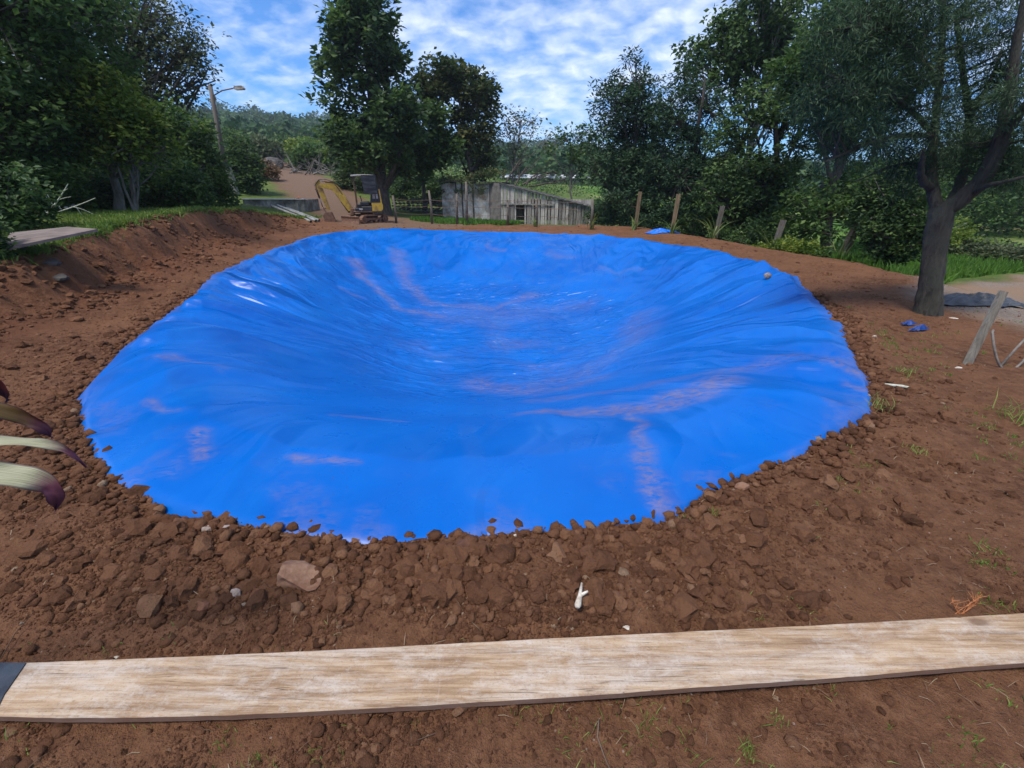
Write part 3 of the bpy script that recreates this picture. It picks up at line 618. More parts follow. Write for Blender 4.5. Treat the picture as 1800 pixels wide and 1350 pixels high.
# ------------------------------------------------------------------ the long board in front
def wood(name, c1, c2, stain, scale=3.0, along=(1, 9, 9), rough=.85, white=0.0, objvar=0.0, grooves=.35):
    m, t, b = new_mat(name); co = coords(t)
    g = noise(t, mapping(t, co, along), scale, 7, .65, .6); c = ramp(t, g, [(.32, c1), (.66, c2)])
    if white: c = mixc(t, ramp(t, noise(t, mapping(t, co, (along[0] * .8, along[1] * .35, along[2] * .35)), scale * 1.2, 7, .75), [(.42, 0.0), (.66, white)]), c, (.68, .60, .52))
    c = mixc(t, ramp(t, noise(t, co, 2.3, 5, .7), [(.50, 0.0), (.70, .7)]), c, stain)
    if objvar:
        oi = t.nodes.new('ShaderNodeObjectInfo'); v = math_node(t, 'ADD', math_node(t, 'MULTIPLY', oi.outputs['Random'], objvar * 2), 1 - objvar)
        hs = t.nodes.new('ShaderNodeHueSaturation'); t.links.new(c, hs.inputs['Color']); t.links.new(v, hs.inputs['Value']); c = hs.outputs[0]
    t.links.new(c, b.inputs['Base Color']); b.inputs['Roughness'].default_value = rough; b.inputs['Specular IOR Level'].default_value = .2
    bump(t, b, noise(t, mapping(t, co, (along[0], along[1] * 3, along[2] * 3)), scale * 2, 6, .7), grooves, .004)
    return m
tp = np.array([(-2.332, 0.949), (-1.828, 0.965), (-1.238, 0.99), (-0.63, 1.021), (0.0, 1.056), (0.655, 1.09), (1.335, 1.123), (2.048, 1.166), (2.788, 1.207)])
bt = np.array([(-2.14, 0.812), (-1.644, 0.796), (-1.096, 0.795), (-0.557, 0.819), (0.0, 0.848), (0.58, 0.883), (1.19, 0.925), (1.832, 0.969), (2.501, 1.01)])
uu = np.linspace(0, 8, 161); Tp = np.stack([np.interp(uu, range(9), tp[:, q]) for q in (0, 1)], 1); Bt = np.stack([np.interp(uu, range(9), bt[:, q]) for q in (0, 1)], 1)
ker = np.ones(17) / 17
for A_ in (Tp, Bt):
    for q in (0, 1):
        A_[:, q] = np.convolve(np.pad(A_[:, q], 8, mode='reflect', reflect_type='odd'), ker, 'valid')
Bt = Bt + np.stack([0 * uu, .004 * pn(uu * 1.1, uu * 0, 301) + .0015 * pn(uu * 7, uu * 0, 302)], 1); Tp = Tp + np.stack([0 * uu, .0015 * pn(uu * 6, uu * 0, 303)], 1)
Lx = np.interp(uu, range(9), [.060, .056, .052, .049, .049, .049, .051, .054, .058]) + .006
secs = []
th_ = .027
for q, (fr, dz) in enumerate([(0, -th_), (0, -.002), (.012, 0), (.25, 0), (.5, 0), (.75, 0), (.985, 0), (1, -.003), (1, -th_)]):
    P_ = Bt * (1 - fr) + Tp * fr; secs.append(np.column_stack([P_, Lx + dz + .0012 * pn(uu * 3 + fr * 5, uu * 0 + fr * 3, 305)]))
S_ = np.array(secs); ns, nu = S_.shape[:2]; V = S_.reshape(-1, 3)
i = np.arange(ns)[:, None] * nu; j = np.arange(nu - 1)[None]; i2 = ((np.arange(ns) + 1) % ns)[:, None] * nu
F = [np.stack([i + j, i + j + 1, i2 + j + 1, i2 + j], -1).reshape(-1, 4)]
m, t, b = new_mat('plank wood smeared with cement'); co = coords(t)
g = math_node(t, 'ADD', math_node(t, 'MULTIPLY', noise(t, mapping(t, co, (.8, 22, 22), (0, 0, .06)), 3.2, 9, .78, .5), .6), math_node(t, 'MULTIPLY', noise(t, mapping(t, co, (.4, 5, 5), (0, 0, .06)), 3, 6, .65, 1.2), .4)); c = ramp(t, g, [(.36, (.15, .085, .045)), (.46, (.29, .185, .105)), (.53, (.39, .265, .16)), (.62, (.48, .355, .24))])
c = mixc(t, ramp(t, noise(t, mapping(t, co, (.9, 6.5, 2), (0, 0, .06)), 3.2, 9, .82, .4), [(.46, 0.0), (.66, .6)]), c, (.56, .50, .44))
c = mixc(t, ramp(t, noise(t, mapping(t, co, (1.5, 9, 2), (0, 0, .06)), 9, 8, .85), [(.62, 0.0), (.74, .7)]), c, (.66, .61, .55))
c = mixc(t, ramp(t, noise(t, mapping(t, co, (1.3, 3, 2), (0, 0, 0), (4, 2, 0)), 2.0, 8, .75, 1.), [(.53, 0.0), (.66, .6)]), c, (.22, .12, .065))
c = mixc(t, ramp(t, noise(t, mapping(t, co, (1, 1.5, 1)), 7, 10, .82), [(.51, 0.0), (.62, .42)]), c, (.54, .48, .42)); c = mixc(t, ramp(t, noise(t, mapping(t, co, (1, 1.3, 1)), 120, 3, .7), [(.56, 0.0), (.70, .5)]), c, (.16, .11, .075)); c = mixc(t, ramp(t, noise(t, mapping(t, co, (28, 1.2, 1), (0, 0, .35)), 2.2, 3, .6), [(.60, 0.0), (.70, .10)]), c, (.60, .56, .50)); crk = ramp(t, math_node(t, 'ABSOLUTE', math_node(t, 'SUBTRACT', noise(t, mapping(t, co, (.35, 14, 14), (0, 0, .06)), 3.5, 3, .5, .3), .5)), [(0, .8), (.012, 0.0)]); c = mixc(t, math_node(t, 'MULTIPLY', crk, ramp(t, noise(t, co, 3, 3, .5), [(.5, 0.0), (.6, 1.0)])), c, (.07, .045, .03))
kn = t.nodes.new('ShaderNodeTexVoronoi'); kn.inputs['Scale'].default_value = 1.0; t.links.new(mapping(t, co, (1.9, 4.2, 1), (0, 0, .06)), kn.inputs['Vector']); c = mixc(t, ramp(t, kn.outputs['Distance'], [(.05, .75), (.085, .25), (.16, 0.0)]), c, (.13, .07, .04))
ge = t.nodes.new('ShaderNodeNewGeometry'); sp_ = t.nodes.new('ShaderNodeSeparateXYZ'); t.links.new(ge.outputs['True Normal'], sp_.inputs[0])
sawn = ramp(t, math_node(t, 'ABSOLUTE', sp_.outputs[2]), [(.4, 1.0), (.7, 0.0)]); c = mixc(t, math_node(t, 'MULTIPLY', sawn, .8), c, (.17, .085, .060))   # the sawn red-brown side
t.links.new(c, b.inputs['Base Color']); b.inputs['Roughness'].default_value = .8; b.inputs['Specular IOR Level'].default_value = .25
bump(t, b, noise(t, mapping(t, co, (1, 12, 12)), 8, 7, .75, .4), .45, .003)
solo('wooden_plank', (V, F), m, (0, .98, 0), 'long pale wooden board smeared with cement lying across the foreground earth', 'plank', smooth=False)
M_BLACK = mat('black plastic', (.012, .014, .018), (.045, .052, .062), 6, .45, .4, .01)
q = [(-2.007, 0.967), (-1.729, 0.964), (-1.693, 0.859), (-1.655, 0.793), (-1.785, 0.78)]
V = [(x, y, .066) for x, y in q] + [(x, y, .061) for x, y in q]; F = [np.array([(0, 1, 2), (0, 2, 3), (0, 3, 4)]), np.array([(5 + k, 5 + (k + 1) % 5, (k + 1) % 5, k) for k in range(5)])]
solo('plastic_strip', (V, F), M_BLACK, (q[0][0], q[0][1], .06), 'torn dark plastic strip wrapped over the left end of the foreground board', 'plastic strip')

# stones and scraps one can point at
def stone(name, px_, size, sq, seed, label, material, cat='stone', sink=.3, rot=0.0, group=None, sub=2, dz=0.0):
    V, F = rock(seed, sub, sq, .22, 7); V = V * size; c_, s_ = math.cos(rot), math.sin(rot); V = V @ np.array([[c_, s_, 0], [-s_, c_, 0], [0, 0, 1]])
    b_ = gp(*px_); return solo(name, (V + np.array(b_) + np.array([0, 0, size * sq[2] * (1 - sink * 2) + dz]), F), material, b_, label, cat, group, smooth=False)
M_TANROCK = mat('tan rock crusted with earth', (.16, .075, .04), (.36, .22, .14), 14, .95, .6, .01, dirt=(.14, .06, .03))
M_GREYROCK = mat('grey pebble', (.20, .16, .13), (.42, .38, .35), 30, .9, .5, .005, dirt=(.15, .07, .035))
M_WHITE = mat('bleached bone', (.34, .27, .20), (.66, .60, .50), 40, .7, .4, .003)
stone('rock', (-0.928, 1.323), .098, (1.25, .72, .55), 501, 'flat angular tan rock lying in the earth above the board', M_TANROCK, rot=-.35, sink=.3, sub=3)
stone('pebble', (-1.168, 1.264), .027, (1, .85, .8), 502, 'pale grey pebble just left of the flat tan rock', M_GREYROCK, 'pebble')
stone('stone', (-1.541, 1.655), .030, (1, .75, .8), 503, 'rounded grey stone under the hem of the blue sheet, the left one of a pair', M_GREYROCK, group='pair of grey stones')
stone('stone', (-1.435, 1.648), .033, (1.1, .75, .75), 504, 'rounded grey stone under the hem of the blue sheet, the right one of a pair', M_GREYROCK, group='pair of grey stones')
stone('stone', (1.331, 1.997), .040, (1.1, .8, .7), 505, 'smooth dull brown stone by the right hem of the blue sheet', M_TANROCK)
stone('stone', (-0.228, 1.529), .045, (1, .85, .85), 506, 'dark round clod of earth below the middle of the sheet hem', mat('dark stone', (.06, .024, .012), (.15, .06, .03), 20, .95, .6, .01))
stone('stone', (-1.276, 1.208), .038, (1.1, .9, .6), 507, 'large half buried red clod left of the grey pebble', mat('buried clod', (.10, .04, .02), (.18, .075, .036), 20, .95, .6, .01), sink=.4)
stone('shell_fragment', (0.02, 1.624), .016, (1, .6, .9), 508, 'small white shell like chip at the near hem of the blue sheet', M_WHITE, 'shell')
stone('white_shard', (0.454, 1.138), .013, (1.2, .9, .5), 509, 'small bright white shard just above the board', M_WHITE, 'shard')
stone('white_chip', (4.31, 3.808), .030, (1.2, .7, .4), 510, 'white chip lying left of the leaning stake foot', M_WHITE, 'chip')
stone('white_chip', (5.884, 5.532), .045, (1.2, .5, .35), 511, 'white chip on the earth right of the forked tree trunk', M_WHITE, 'chip', rot=-.5)
stone('white_chip', (4.211, 4.731), .028, (1, .7, .5), 512, 'pale chip in the bare earth right of the sheet corner', M_WHITE, 'chip')
stone('white_chip', (-1.476, 1.02), .010, (1, .7, .5), 513, 'tiny white chip beside the upper edge of the board, at left', M_WHITE, 'chip')
# the forked bone
bx, by = (0.265, 1.182); ex, ey = (0.293, 1.278); gx_, gy_ = (0.313, 1.24)
V1 = tube([(bx - .004, by - .004, gz(bx, by) + .055), (bx, by + .006, gz(bx, by) + .055), ((bx + ex) / 2, (by + ey) / 2, gz(bx, by) + .056), (ex, ey, gz(ex, ey) + .055)], [.009, .014, .0095, .004], 8)
V2 = tube([((bx + ex) / 2, (by + ey) / 2, gz(bx, by) + .056), (gx_, gy_, gz(gx_, gy_) + .055)], [.0095, .004], 7)
solo('bone', join(V1, V2), M_WHITE, (bx, by, gz(bx, by)), 'white forked bone fragment standing out on the bare earth above the board', 'bone', smooth=True)
# stone resting on the sheet, upper right
sx, sy = (4.609, 7.798)
def liner_z(x, y):
    q = np.argmin((LV[:, 0] - x) ** 2 + (LV[:, 1] - y) ** 2); return float(LV[q, 2])
Vr, Fr = rock(520, 2, (1, .8, .7)); solo('stone', (Vr * .085 + np.array([sx, sy, liner_z(sx, sy) + .045]), Fr), M_GREYROCK, (sx, sy, liner_z(sx, sy)), 'lone grey stone resting on the far right slope of the blue sheet', 'stone')
M_TWIG = mat('grey-brown bark', (.08, .055, .038), (.20, .15, .11), 12, .95, .5, .01, stretch=(1, 1, .3))
M_PALESTICK = mat('lichened stick', (.30, .30, .22), (.55, .55, .45), 30, .9, .4, .004)
def stick(name, pts, r0, r1, label, material, cat='stick', z=.01):
    P_ = [gp(x, y, z) for x, y in pts]; solo(name, tube(P_, np.linspace(r0, r1, len(P_)), 7), material, P_[0], label, cat, smooth=True)
stick('fallen_stick', [(3.244, 3.371), (3.336, 3.314), (3.407, 3.237)], .014, .010, 'pale lichened stick lying right of the sheet corner', M_PALESTICK, z=.02)
stick('thin_root', [(0.285, 0.814), (0.272, 0.763), (0.285, 0.718), (0.296, 0.687)], .0022, .0015, 'thin curved brown root below the board, right of centre', M_TWIG, 'root')
stick('thin_root', [(-1.888, 1.007), (-1.94, 1.105), (-1.957, 1.192)], .0022, .0012, 'thin straight stalk rising from the dark end of the board', M_STRAW, 'root', z=.02)
stick('thin_root', [(-0.297, 0.752), (-0.241, 0.769), (-0.214, 0.798)], .0018, .0012, 'wispy pale root below the board left of centre', M_STRAW, 'root')
stick('thin_root', [(0.277, 1.554), (0.294, 1.434), (0.287, 1.341)], .002, .0012, 'dry stalk curving down towards the white bone', M_TWIG, 'root')
M_BLUE2 = mat('blue plastic scrap', (.002, .02, .12), (.005, .06, .30), 9, .5, .3, .01)
def rag(name, cx_, cy_, sx_, sy_, h, label, material, cat, seed, n=26, rot=0.0):
    a_, b2 = np.meshgrid(np.linspace(-1, 1, n), np.linspace(-1, 1, n)); th2 = np.arctan2(b2, a_); k_ = np.maximum(np.abs(a_), np.abs(b2)) * (.8 + .35 * pn(th2 * 1.6 + 9, th2 * 0, seed) + (.5 * pn(th2 * 3.1 + 4, th2 * 0, seed + 3) if sx_ < .2 else 0))
    x = cx_ + k_ * np.cos(th2 + rot) * sx_; y = cy_ + k_ * np.sin(th2 + rot) * sy_
    z_ = ground_z(x, y) + .012 + h * (1 - .85 * np.maximum(np.abs(a_), np.abs(b2)) ** 2) * (.25 + .9 * lin(x * 3.1 / max(sx_, .2), y * 3.1 / max(sy_, .2), seed + 1) + .5 * (lin(x * 9 / max(sx_, .3), y * 9 / max(sy_, .3), seed + 2) - .3))
    i_ = np.arange(n - 1)[:, None] * n; j_ = np.arange(n - 1)[None]; F_ = np.stack([i_ + j_, i_ + j_ + 1, i_ + n + j_ + 1, i_ + n + j_], -1).reshape(-1, 4)
    solo(name, (np.stack([x.ravel(), y.ravel(), z_.ravel()], 1), [F_]), material, gp(cx_, cy_), label, cat)
rag('plastic_scrap', *(5.031, 5.248), .11, .05, .07, 'dark blue plastic scrap on the earth near the forked tree, the upper left one', M_BLUE2, 'scrap', 531)
rag('plastic_scrap', *(4.984, 5.034), .13, .04, .06, 'dark blue plastic scrap on the earth near the forked tree, the lower right one', M_BLUE2, 'scrap', 535)
rag('black_sheet', *(7.171, 6.429), .95, .36, .13, 'crumpled black and grey plastic sheet heaped beside the gravel track', mat('crumpled black sheeting', (.008, .009, .011), (.07, .075, .085), 5, .5, .5, .02), 'plastic sheet', 541, 44, rot=-.35)
rag('blue_scrap', *(5.721, 17.222), .75, .35, .12, 'strip of blue sheeting lying between two fence posts behind the pond', mat('blue scrap', (0, .12, .65), (0, .18, .85), 3, .5, .3, .01), 'plastic scrap', 547)
# hose coil and leaning stake on the right
M_POSTGREY = wood('weathered post wood', (.07, .058, .048), (.20, .17, .14), (.10, .07, .05), 4, (9, 9, 1), objvar=.12)
M_POSTTAN = wood('tan post wood', (.12, .08, .045), (.28, .20, .11), (.10, .06, .04), 4, (9, 9, 1), objvar=.12)
gx0, gy0 = (4.528, 3.924); zt = gz(gx0, gy0); tp_ = (4.703, 4.08, 0.7)
solo('leaning_stake', beam((gx0 - .02, gy0, zt - .12), tp_, .068, .035), wood('grey stake wood', (.11, .095, .075), (.27, .24, .19), (.12, .09, .06), 4, (9, 9, 1)), (gx0, gy0, zt), 'flat grey wooden stake leaning to the right at the right edge', 'stake')
hp = [(4.714, 3.924), (4.661, 3.738)]
def hose(pts, r, label, name='hose', cat='hose', material=None):
    solo(name, tube(pts, r, 8), material or mat('dull grey hose', (.10, .09, .08), (.24, .20, .16), 20, .6), pts[0], label, cat, smooth=True)
hcx, hcy = (4.841, 3.955); hz = gz(hcx, hcy); pts = []
for q in np.linspace(0, 1, 30):
    a_ = q * 4.4 + 2.3; pts.append((hcx + .17 * math.cos(a_) + .06 * q, hcy + .10 * math.sin(a_), hz + .20 + .17 * math.sin(a_) + .06 * math.sin(q * 9)))
pts = [(hcx - .02, hcy - .05, hz - .02)] + pts[::-1]; hose(pts, .011, 'looped grey hose standing up from the earth behind the leaning stake')

# ------------------------------------------------------------------ vegetation
M_BARK = mat('dark rough bark', (.035, .026, .020), (.12, .095, .075), 7, .95, .9, .03, stretch=(2, 2, .5))
M_BARKG = mat('grey bark', (.10, .085, .07), (.24, .21, .18), 9, .95, .6, .02, stretch=(1, 1, .3))
M_DARK = leaf_mat('dark broad leaves', (.020, .048, .016), (.055, .112, .028), (.13, .20, .048), .55, .42)
M_MIDG = leaf_mat('mid green leaves', (.026, .065, .014), (.070, .135, .028), (.15, .23, .052), .55, .45)
M_YELG = leaf_mat('yellow green leaves', (.055, .105, .012), (.14, .21, .025), (.30, .33, .05), .55, .5)
M_OLIVE = leaf_mat('olive leaves with brown tips', (.022, .042, .012), (.058, .092, .024), (.14, .14, .045), .6, .35)
M_PALE = leaf_mat('small pale leaves', (.035, .055, .022), (.085, .11, .045), (.17, .18, .08), .6, .35)
M_CONE = leaf_mat('dark conifer needles', (.013, .040, .018), (.034, .082, .034), (.080, .14, .055), .7, .28)
M_CEDAR = leaf_mat('grey green needles', (.018, .042, .020), (.040, .085, .036), (.095, .14, .060), .75, .22)
M_DRY = leaf_mat('dry brown leaves', (.05, .028, .012), (.15, .085, .035), (.30, .18, .08), .8, .2)
M_HILLW = leaf_mat('hill woodland', (.020, .055, .022), (.045, .100, .035), (.100, .160, .050), .8, .3)
def leaves(cent, rads, per, size, mode='leaf', droop=0.0, aspect=.55, tvar=.35, r=rng):
    """many leaf-sized folded quads round each cluster centre"""
    cent = np.asarray(cent); n = len(cent); tot = n * per; ci = np.repeat(np.arange(n), per); rads = np.broadcast_to(np.asarray(rads, float), (n,))
    dv = r.normal(size=(tot, 3)); dv /= np.linalg.norm(dv, axis=1)[:, None]; rr = r.random(tot) ** .45
    p = cent[ci] + dv * (rr * rads[ci])[:, None] * np.array([1, 1, .72])
    a_ = r.uniform(0, 2 * np.pi, tot); ax = np.stack([np.cos(a_), np.sin(a_), r.normal(-droop, .45, tot)], 1) + dv * .5
    if mode == 'needle': ax = dv * .8 + r.normal(0, .35, (tot, 3)) + np.array([0, 0, .15 - droop])
    ax /= np.linalg.norm(ax, axis=1)[:, None]; up = r.normal(size=(tot, 3)) * .6 + np.array([0, 0, 1.]); sd = np.cross(ax, up); sd /= np.linalg.norm(sd, axis=1)[:, None] + 1e-9
    ln = size * r.uniform(.6, 1.35, tot); wd = ln * aspect * .5; nrm = np.cross(sd, ax)
    V = np.stack([p, p + ax * (ln * .5)[:, None] + sd * wd[:, None] + nrm * (wd * .3)[:, None], p + ax * ln[:, None], p + ax * (ln * .5)[:, None] - sd * wd[:, None] + nrm * (wd * .3)[:, None]], 1).reshape(-1, 3)
    F = np.arange(tot)[:, None] * 4 + np.array([0, 1, 2, 3])
    ct = r.normal(.45, tvar * .6, n); T = np.clip(ct[ci] + r.normal(0, tvar * .5, tot), 0, 1)
    return V, [F], np.repeat(T, 4)
def sample_blobs(blobs, n, r, power=2.4):
    B = np.array(blobs, float); vol = B[:, 3] * B[:, 4] * B[:, 5]; vol = vol ** .8; k = r.choice(len(B), n, p=vol / vol.sum())
    dv = r.normal(size=(n, 3)); dv /= np.linalg.norm(dv, axis=1)[:, None]; q = r.random(n) ** (1 / power)
    return B[k, :3] + dv * q[:, None] * B[k, 3:6], k
def limb(p0, p1, r0, r1, r, sag=.15, n=6, sides=6):
    p0 = np.array(p0, float); p1 = np.array(p1, float); d_ = p1 - p0; L_ = np.linalg.norm(d_); mid = p0 + d_ * .5 + r.normal(0, .07, 3) * L_ + np.array([0, 0, -sag * L_ * .5])
    t_ = np.linspace(0, 1, n)[:, None]; P_ = (1 - t_) ** 2 * p0 + 2 * t_ * (1 - t_) * mid + t_ ** 2 * p1
    return tube(P_, np.linspace(r0, r1, n), sides, False)
def tree(name, label, base, top, blobs, ncl, per, leaf, crad, mleaf, tr=.2, mbark=None, seed=1, cat='tree', group=None, mode='leaf', droop=0.0, aspect=.55, limbs=14, stems=1, lean=0.0, tvar=.35, power=2.4, crown='crown', sag=.15, twigs=True, trunk_frac=.85):
    r = np.random.default_rng(seed); b_ = np.array(base, float); root = thing(name, label, cat, tuple(base), 0, group)
    cent, kk = sample_blobs(blobs, ncl, r, power); cent[:, 2] = np.maximum(cent[:, 2], b_[2] + .15)
    V, F, T = leaves(cent, crad * r.uniform(.6, 1.25, ncl), per, leaf, mode, droop, aspect, tvar, r)
    o = part(crown, (V, F), mleaf, root, False, dict(tint=T))
    parts_ = []; tips = []
    B = np.array(blobs, float); ctr = (B[:, :3] * (B[:, 3:4] ** 2)).sum(0) / (B[:, 3] ** 2).sum()
    for s_ in range(stems):
        tgt = np.array([ctr[0], ctr[1], b_[2] + (top - b_[2]) * trunk_frac])
        if stems > 1: a_ = 2 * np.pi * s_ / stems + r.uniform(0, .6); tgt = tgt + np.array([np.cos(a_), np.sin(a_), 0]) * B[:, 3].max() * .55 + np.array([0, 0, r.uniform(-.4, .1)])
        t_ = np.linspace(0, 1, 9)[:, None]; P_ = b_ + (tgt - b_) * np.concatenate([t_ ** 1.3, t_ ** 1.3, t_], 1) + np.cumsum(r.normal(0, .012 * (top - b_[2]), (9, 3)), 0) * np.array([1, 1, .2]) * (t_ > 0)
        P_[0, 2] -= .1
        k_ = tr / max(1, stems ** .5); rad_t = k_ * (1 - .82 * t_[:, 0]) * np.where(t_[:, 0] == 0, 1.35, 1)
        parts_.append(tube(P_, rad_t, 9, False)); tips.append((P_, rad_t))
    order = r.permutation(ncl)[:limbs]; ends = []
    for q in order:
        P_, rt_ = tips[r.integers(len(tips))]; c_ = cent[q]; hz_ = np.abs(P_[:, 2] - (b_[2] + (c_[2] - b_[2]) * r.uniform(.45, .8))); m_ = max(1, int(np.argmin(hz_)))
        parts_.append(limb(P_[m_], c_, rt_[m_] * .55, .012 + rt_[m_] * .08, r, sag)); ends.append((P_[m_] * .35 + c_ * .65))
    if twigs and ends:
        E_ = np.array(ends)
        for q in range(ncl):
            d2 = ((E_ - cent[q]) ** 2).sum(1); m_ = int(np.argmin(d2))
            if d2[m_] < (3 * crad + 1.2) ** 2: parts_.append(limb(E_[m_], cent[q], .018 + tr * .03, .006, r, .05, 4, 4))
    part('trunk', join(*parts_), mbark or M_BARK, root, True)
    return root
def base_at(x, y, dz=0.0): return (x, y, gz(x, y) + dz)
# --- the dark tall tree behind the excavator, and its neighbours
tree('broadleaf_tree', 'tall dark broadleaf tree rising right behind the yellow excavator', base_at(*(-7.873, 28, 0.503)[:2]), 12.5,
     [(-7.793, 28, 8.681, 2.16, 2.16, 2.16), (-7.324, 28, 10.314, 1.51, 1.51, 1.51), (-9.156, 28, 7.701, 1.46, 1.46, 1.46), (-9.727, 28, 6.162, 1.13, 1.13, 1.13), (-6.714, 28, 7.701, 1.1, 1.1, 1.1), (-6.558, 28, 6.424, 1.31, 1.31, 1.31), (-9.223, 28, 4.394, 1.68, 1.68, 1.68), (-7.102, 28, 4.534, 2.07, 2.07, 2.07), (-8.538, 28, 3.54, 1.97, 1.97, 1.18), (-6.137, 27, 5.225, 1.38, 1.38, 1.38), (-8.392, 28, 9.627, 1.18, 1.18, 1.18)],
     360, 40, .34, .56, M_DARK, .42, seed=601, limbs=26, tvar=.42)
tree('young_tree', 'light green leafy tree right of the tall dark tree, before the shed roof', base_at(*(-6.038, 31.8, 0.823)[:2]), 6.0,
     [(-5.797, 31.5, 5.057, 1.59, 1.59, 1.59), (-4.86, 31.5, 4.009, 1.25, 1.25, 1.25), (-6.385, 31.5, 3.456, 1.48, 1.48, 1.48), (-4.952, 31.5, 5.677, 1.0, 1.0, 1.0), (-4.058, 31.5, 3.88, 0.74, 0.74, 0.74), (-7.443, 31.5, 3.292, 1.12, 1.12, 1.12), (-5.783, 31.5, 3.127, 1.12, 1.12, 0.56)],
     210, 46, .30, .58, M_MIDG, .16, seed=603, limbs=14, tvar=.4)
tree('browning_tree', 'brown tinged tree with open crown above the left part of the shed', base_at(*(-2.532, 33, 0.043)[:2]), 9.0,
     [(-4.946, 33, 7.592, 1.39, 1.39, 1.39), (-3.647, 33, 7.896, 1.09, 1.09, 1.09), (-2.398, 33, 7.132, 1.25, 1.25, 1.25), (-1.889, 33, 5.548, 1.21, 1.21, 1.21), (-2.766, 33, 4.394, 1.08, 1.08, 1.08), (-1.871, 33, 3.372, 0.94, 0.94, 0.94), (-3.196, 33, 5.871, 0.68, 0.68, 0.68), (-2.566, 33, 2.498, 0.71, 0.71, 0.71)],
     200, 44, .32, .62, M_OLIVE, .25, seed=605, limbs=16, tvar=.6)
tree('sparse_tree', 'thin nearly leafless tree against the sky right of the browning tree', base_at(*(-0.207, 34, 1.036)[:2]), 6.5,
     [(-0.195, 34, 5.668, 1.09, 1.09, 1.09), (1.179, 34, 4.993, 1.34, 1.34, 1.34), (0.199, 34, 4.131, 1.11, 1.11, 1.11), (2.954, 34, 4.822, 0.95, 0.95, 0.57)],
     110, 7, .22, .6, M_PALE, .10, M_BARKG, seed=607, limbs=26, power=2.0)
tree('sparse_tree', 'thin scraggly tree whose twigs reach left from the dark conifers above the planks', base_at(*(4.173, 31, 0.912)[:2]), 6.0,
     [(3.591, 31, 4.538, 0.93, 0.93, 0.47), (5.016, 31, 4.694, 0.93, 0.93, 0.47), (2.178, 31, 3.844, 0.73, 0.73, 0.36), (4.384, 31, 3.427, 0.95, 0.95, 0.95)],
     60, 20, .24, .5, M_DARK, .08, M_BARKG, seed=608, limbs=14)
# --- trees on the left
tree('broadleaf_tree', 'huge dark tree filling the upper left corner of the view', base_at(*(-12.921, 12, 1.034)[:2]), 10.0,
     [(-11.406, 12, 4.427, 1.43, 1.43, 1.43), (-12.628, 15, 5.522, 1.44, 1.44, 1.44), (-12.002, 11, 3.077, 1.63, 1.63, 1.63), (-11.456, 12, 3.211, 1.3, 1.3, 1.3), (-12.262, 15, 4.868, 0.98, 0.98, 0.98), (-10.651, 12, 5.716, 1.35, 1.35, 1.35), (-11.834, 15, 6.627, 1.23, 1.23, 1.23), (-13.51, 15, 3.902, 1.01, 1.01, 1.01), (-12.253, 12, 2.118, 0.85, 0.85, 0.85)],
     620, 46, .15, .42, M_MIDG, .26, seed=611, limbs=26, tvar=.4)
tree('airy_tree', 'airy tree with small pale leaves beside the top of the street light pole', base_at(*(-16.327, 22, 1.235)[:2]), 10.5,
     [(-14.77, 22, 7.352, 1.69, 1.69, 1.69), (-15.433, 22, 8.088, 1.38, 1.38, 1.38), (-13.782, 22, 6.782, 1.14, 1.14, 1.14), (-13.31, 22, 5.998, 0.82, 0.82, 0.82), (-15.073, 22, 5.797, 1.22, 1.22, 1.22), (-16.411, 22, 7.352, 1.41, 1.41, 1.41), (-14.298, 22, 5.184, 0.89, 0.89, 0.89), (-13.012, 22, 7.352, 0.61, 0.61, 0.61), (-15.826, 22, 6.394, 1.34, 1.34, 1.34)],
     430, 20, .17, .62, M_PALE, .20, M_BARK, seed=613, limbs=34, power=2.2)
tree('yellow_leaved_shrub', 'yellow green leafy shrub tree between the dark corner tree and the pole', base_at(*(-11.467, 13.4, 1.121)[:2]), 5.0,
     [(-10.048, 12.6, 3.593, 0.74, 0.74, 0.74), (-10.883, 12.6, 3.292, 0.66, 0.66, 0.66), (-9.64, 12.6, 3.169, 0.6, 0.6, 0.6), (-10.656, 12.6, 2.794, 0.73, 0.73, 0.73), (-11.477, 12.6, 2.92, 0.64, 0.64, 0.64), (-9.342, 12.6, 2.794, 0.53, 0.53, 0.53)],
     260, 40, .13, .30, M_YELG, .12, M_BARKG, seed=615, cat='shrub', limbs=12, tvar=.5)
tree('bushy_tree', 'mid green bush with drooping crown left of the pole foot', base_at(*(-13.965, 20, 1.111)[:2]), 4.4,
     [(-13.638, 20, 3.596, 0.97, 0.97, 0.97), (-12.922, 20, 3.293, 0.84, 0.84, 0.84), (-14.46, 20, 2.882, 0.94, 0.94, 0.94), (-13.06, 20, 2.464, 0.85, 0.85, 0.85), (-13.91, 20, 2.037, 1.06, 1.06, 1.06), (-13.866, 20, 4.285, 0.68, 0.68, 0.68)],
     200, 44, .18, .40, M_MIDG, .10, M_BARKG, seed=617, cat='bush', limbs=10, tvar=.5)
tree('multi_stem_tree', 'small many stemmed grey barked tree at the lawn edge above the bank', base_at(*(-10.657, 13, 0.972)[:2]), 3.8,
     [(-10.418, 13, 2.568, 0.61, 0.61, 0.61), (-9.686, 13, 2.701, 0.58, 0.58, 0.58), (-9.821, 13, 3.155, 0.54, 0.54, 0.54), (-9.323, 13, 2.434, 0.4, 0.4, 0.4), (-11.004, 13, 2.434, 0.43, 0.43, 0.43)],
     130, 13, .12, .42, M_YELG, .085, M_BARKG, seed=619, limbs=36, stems=5, power=2.2, tvar=.4)
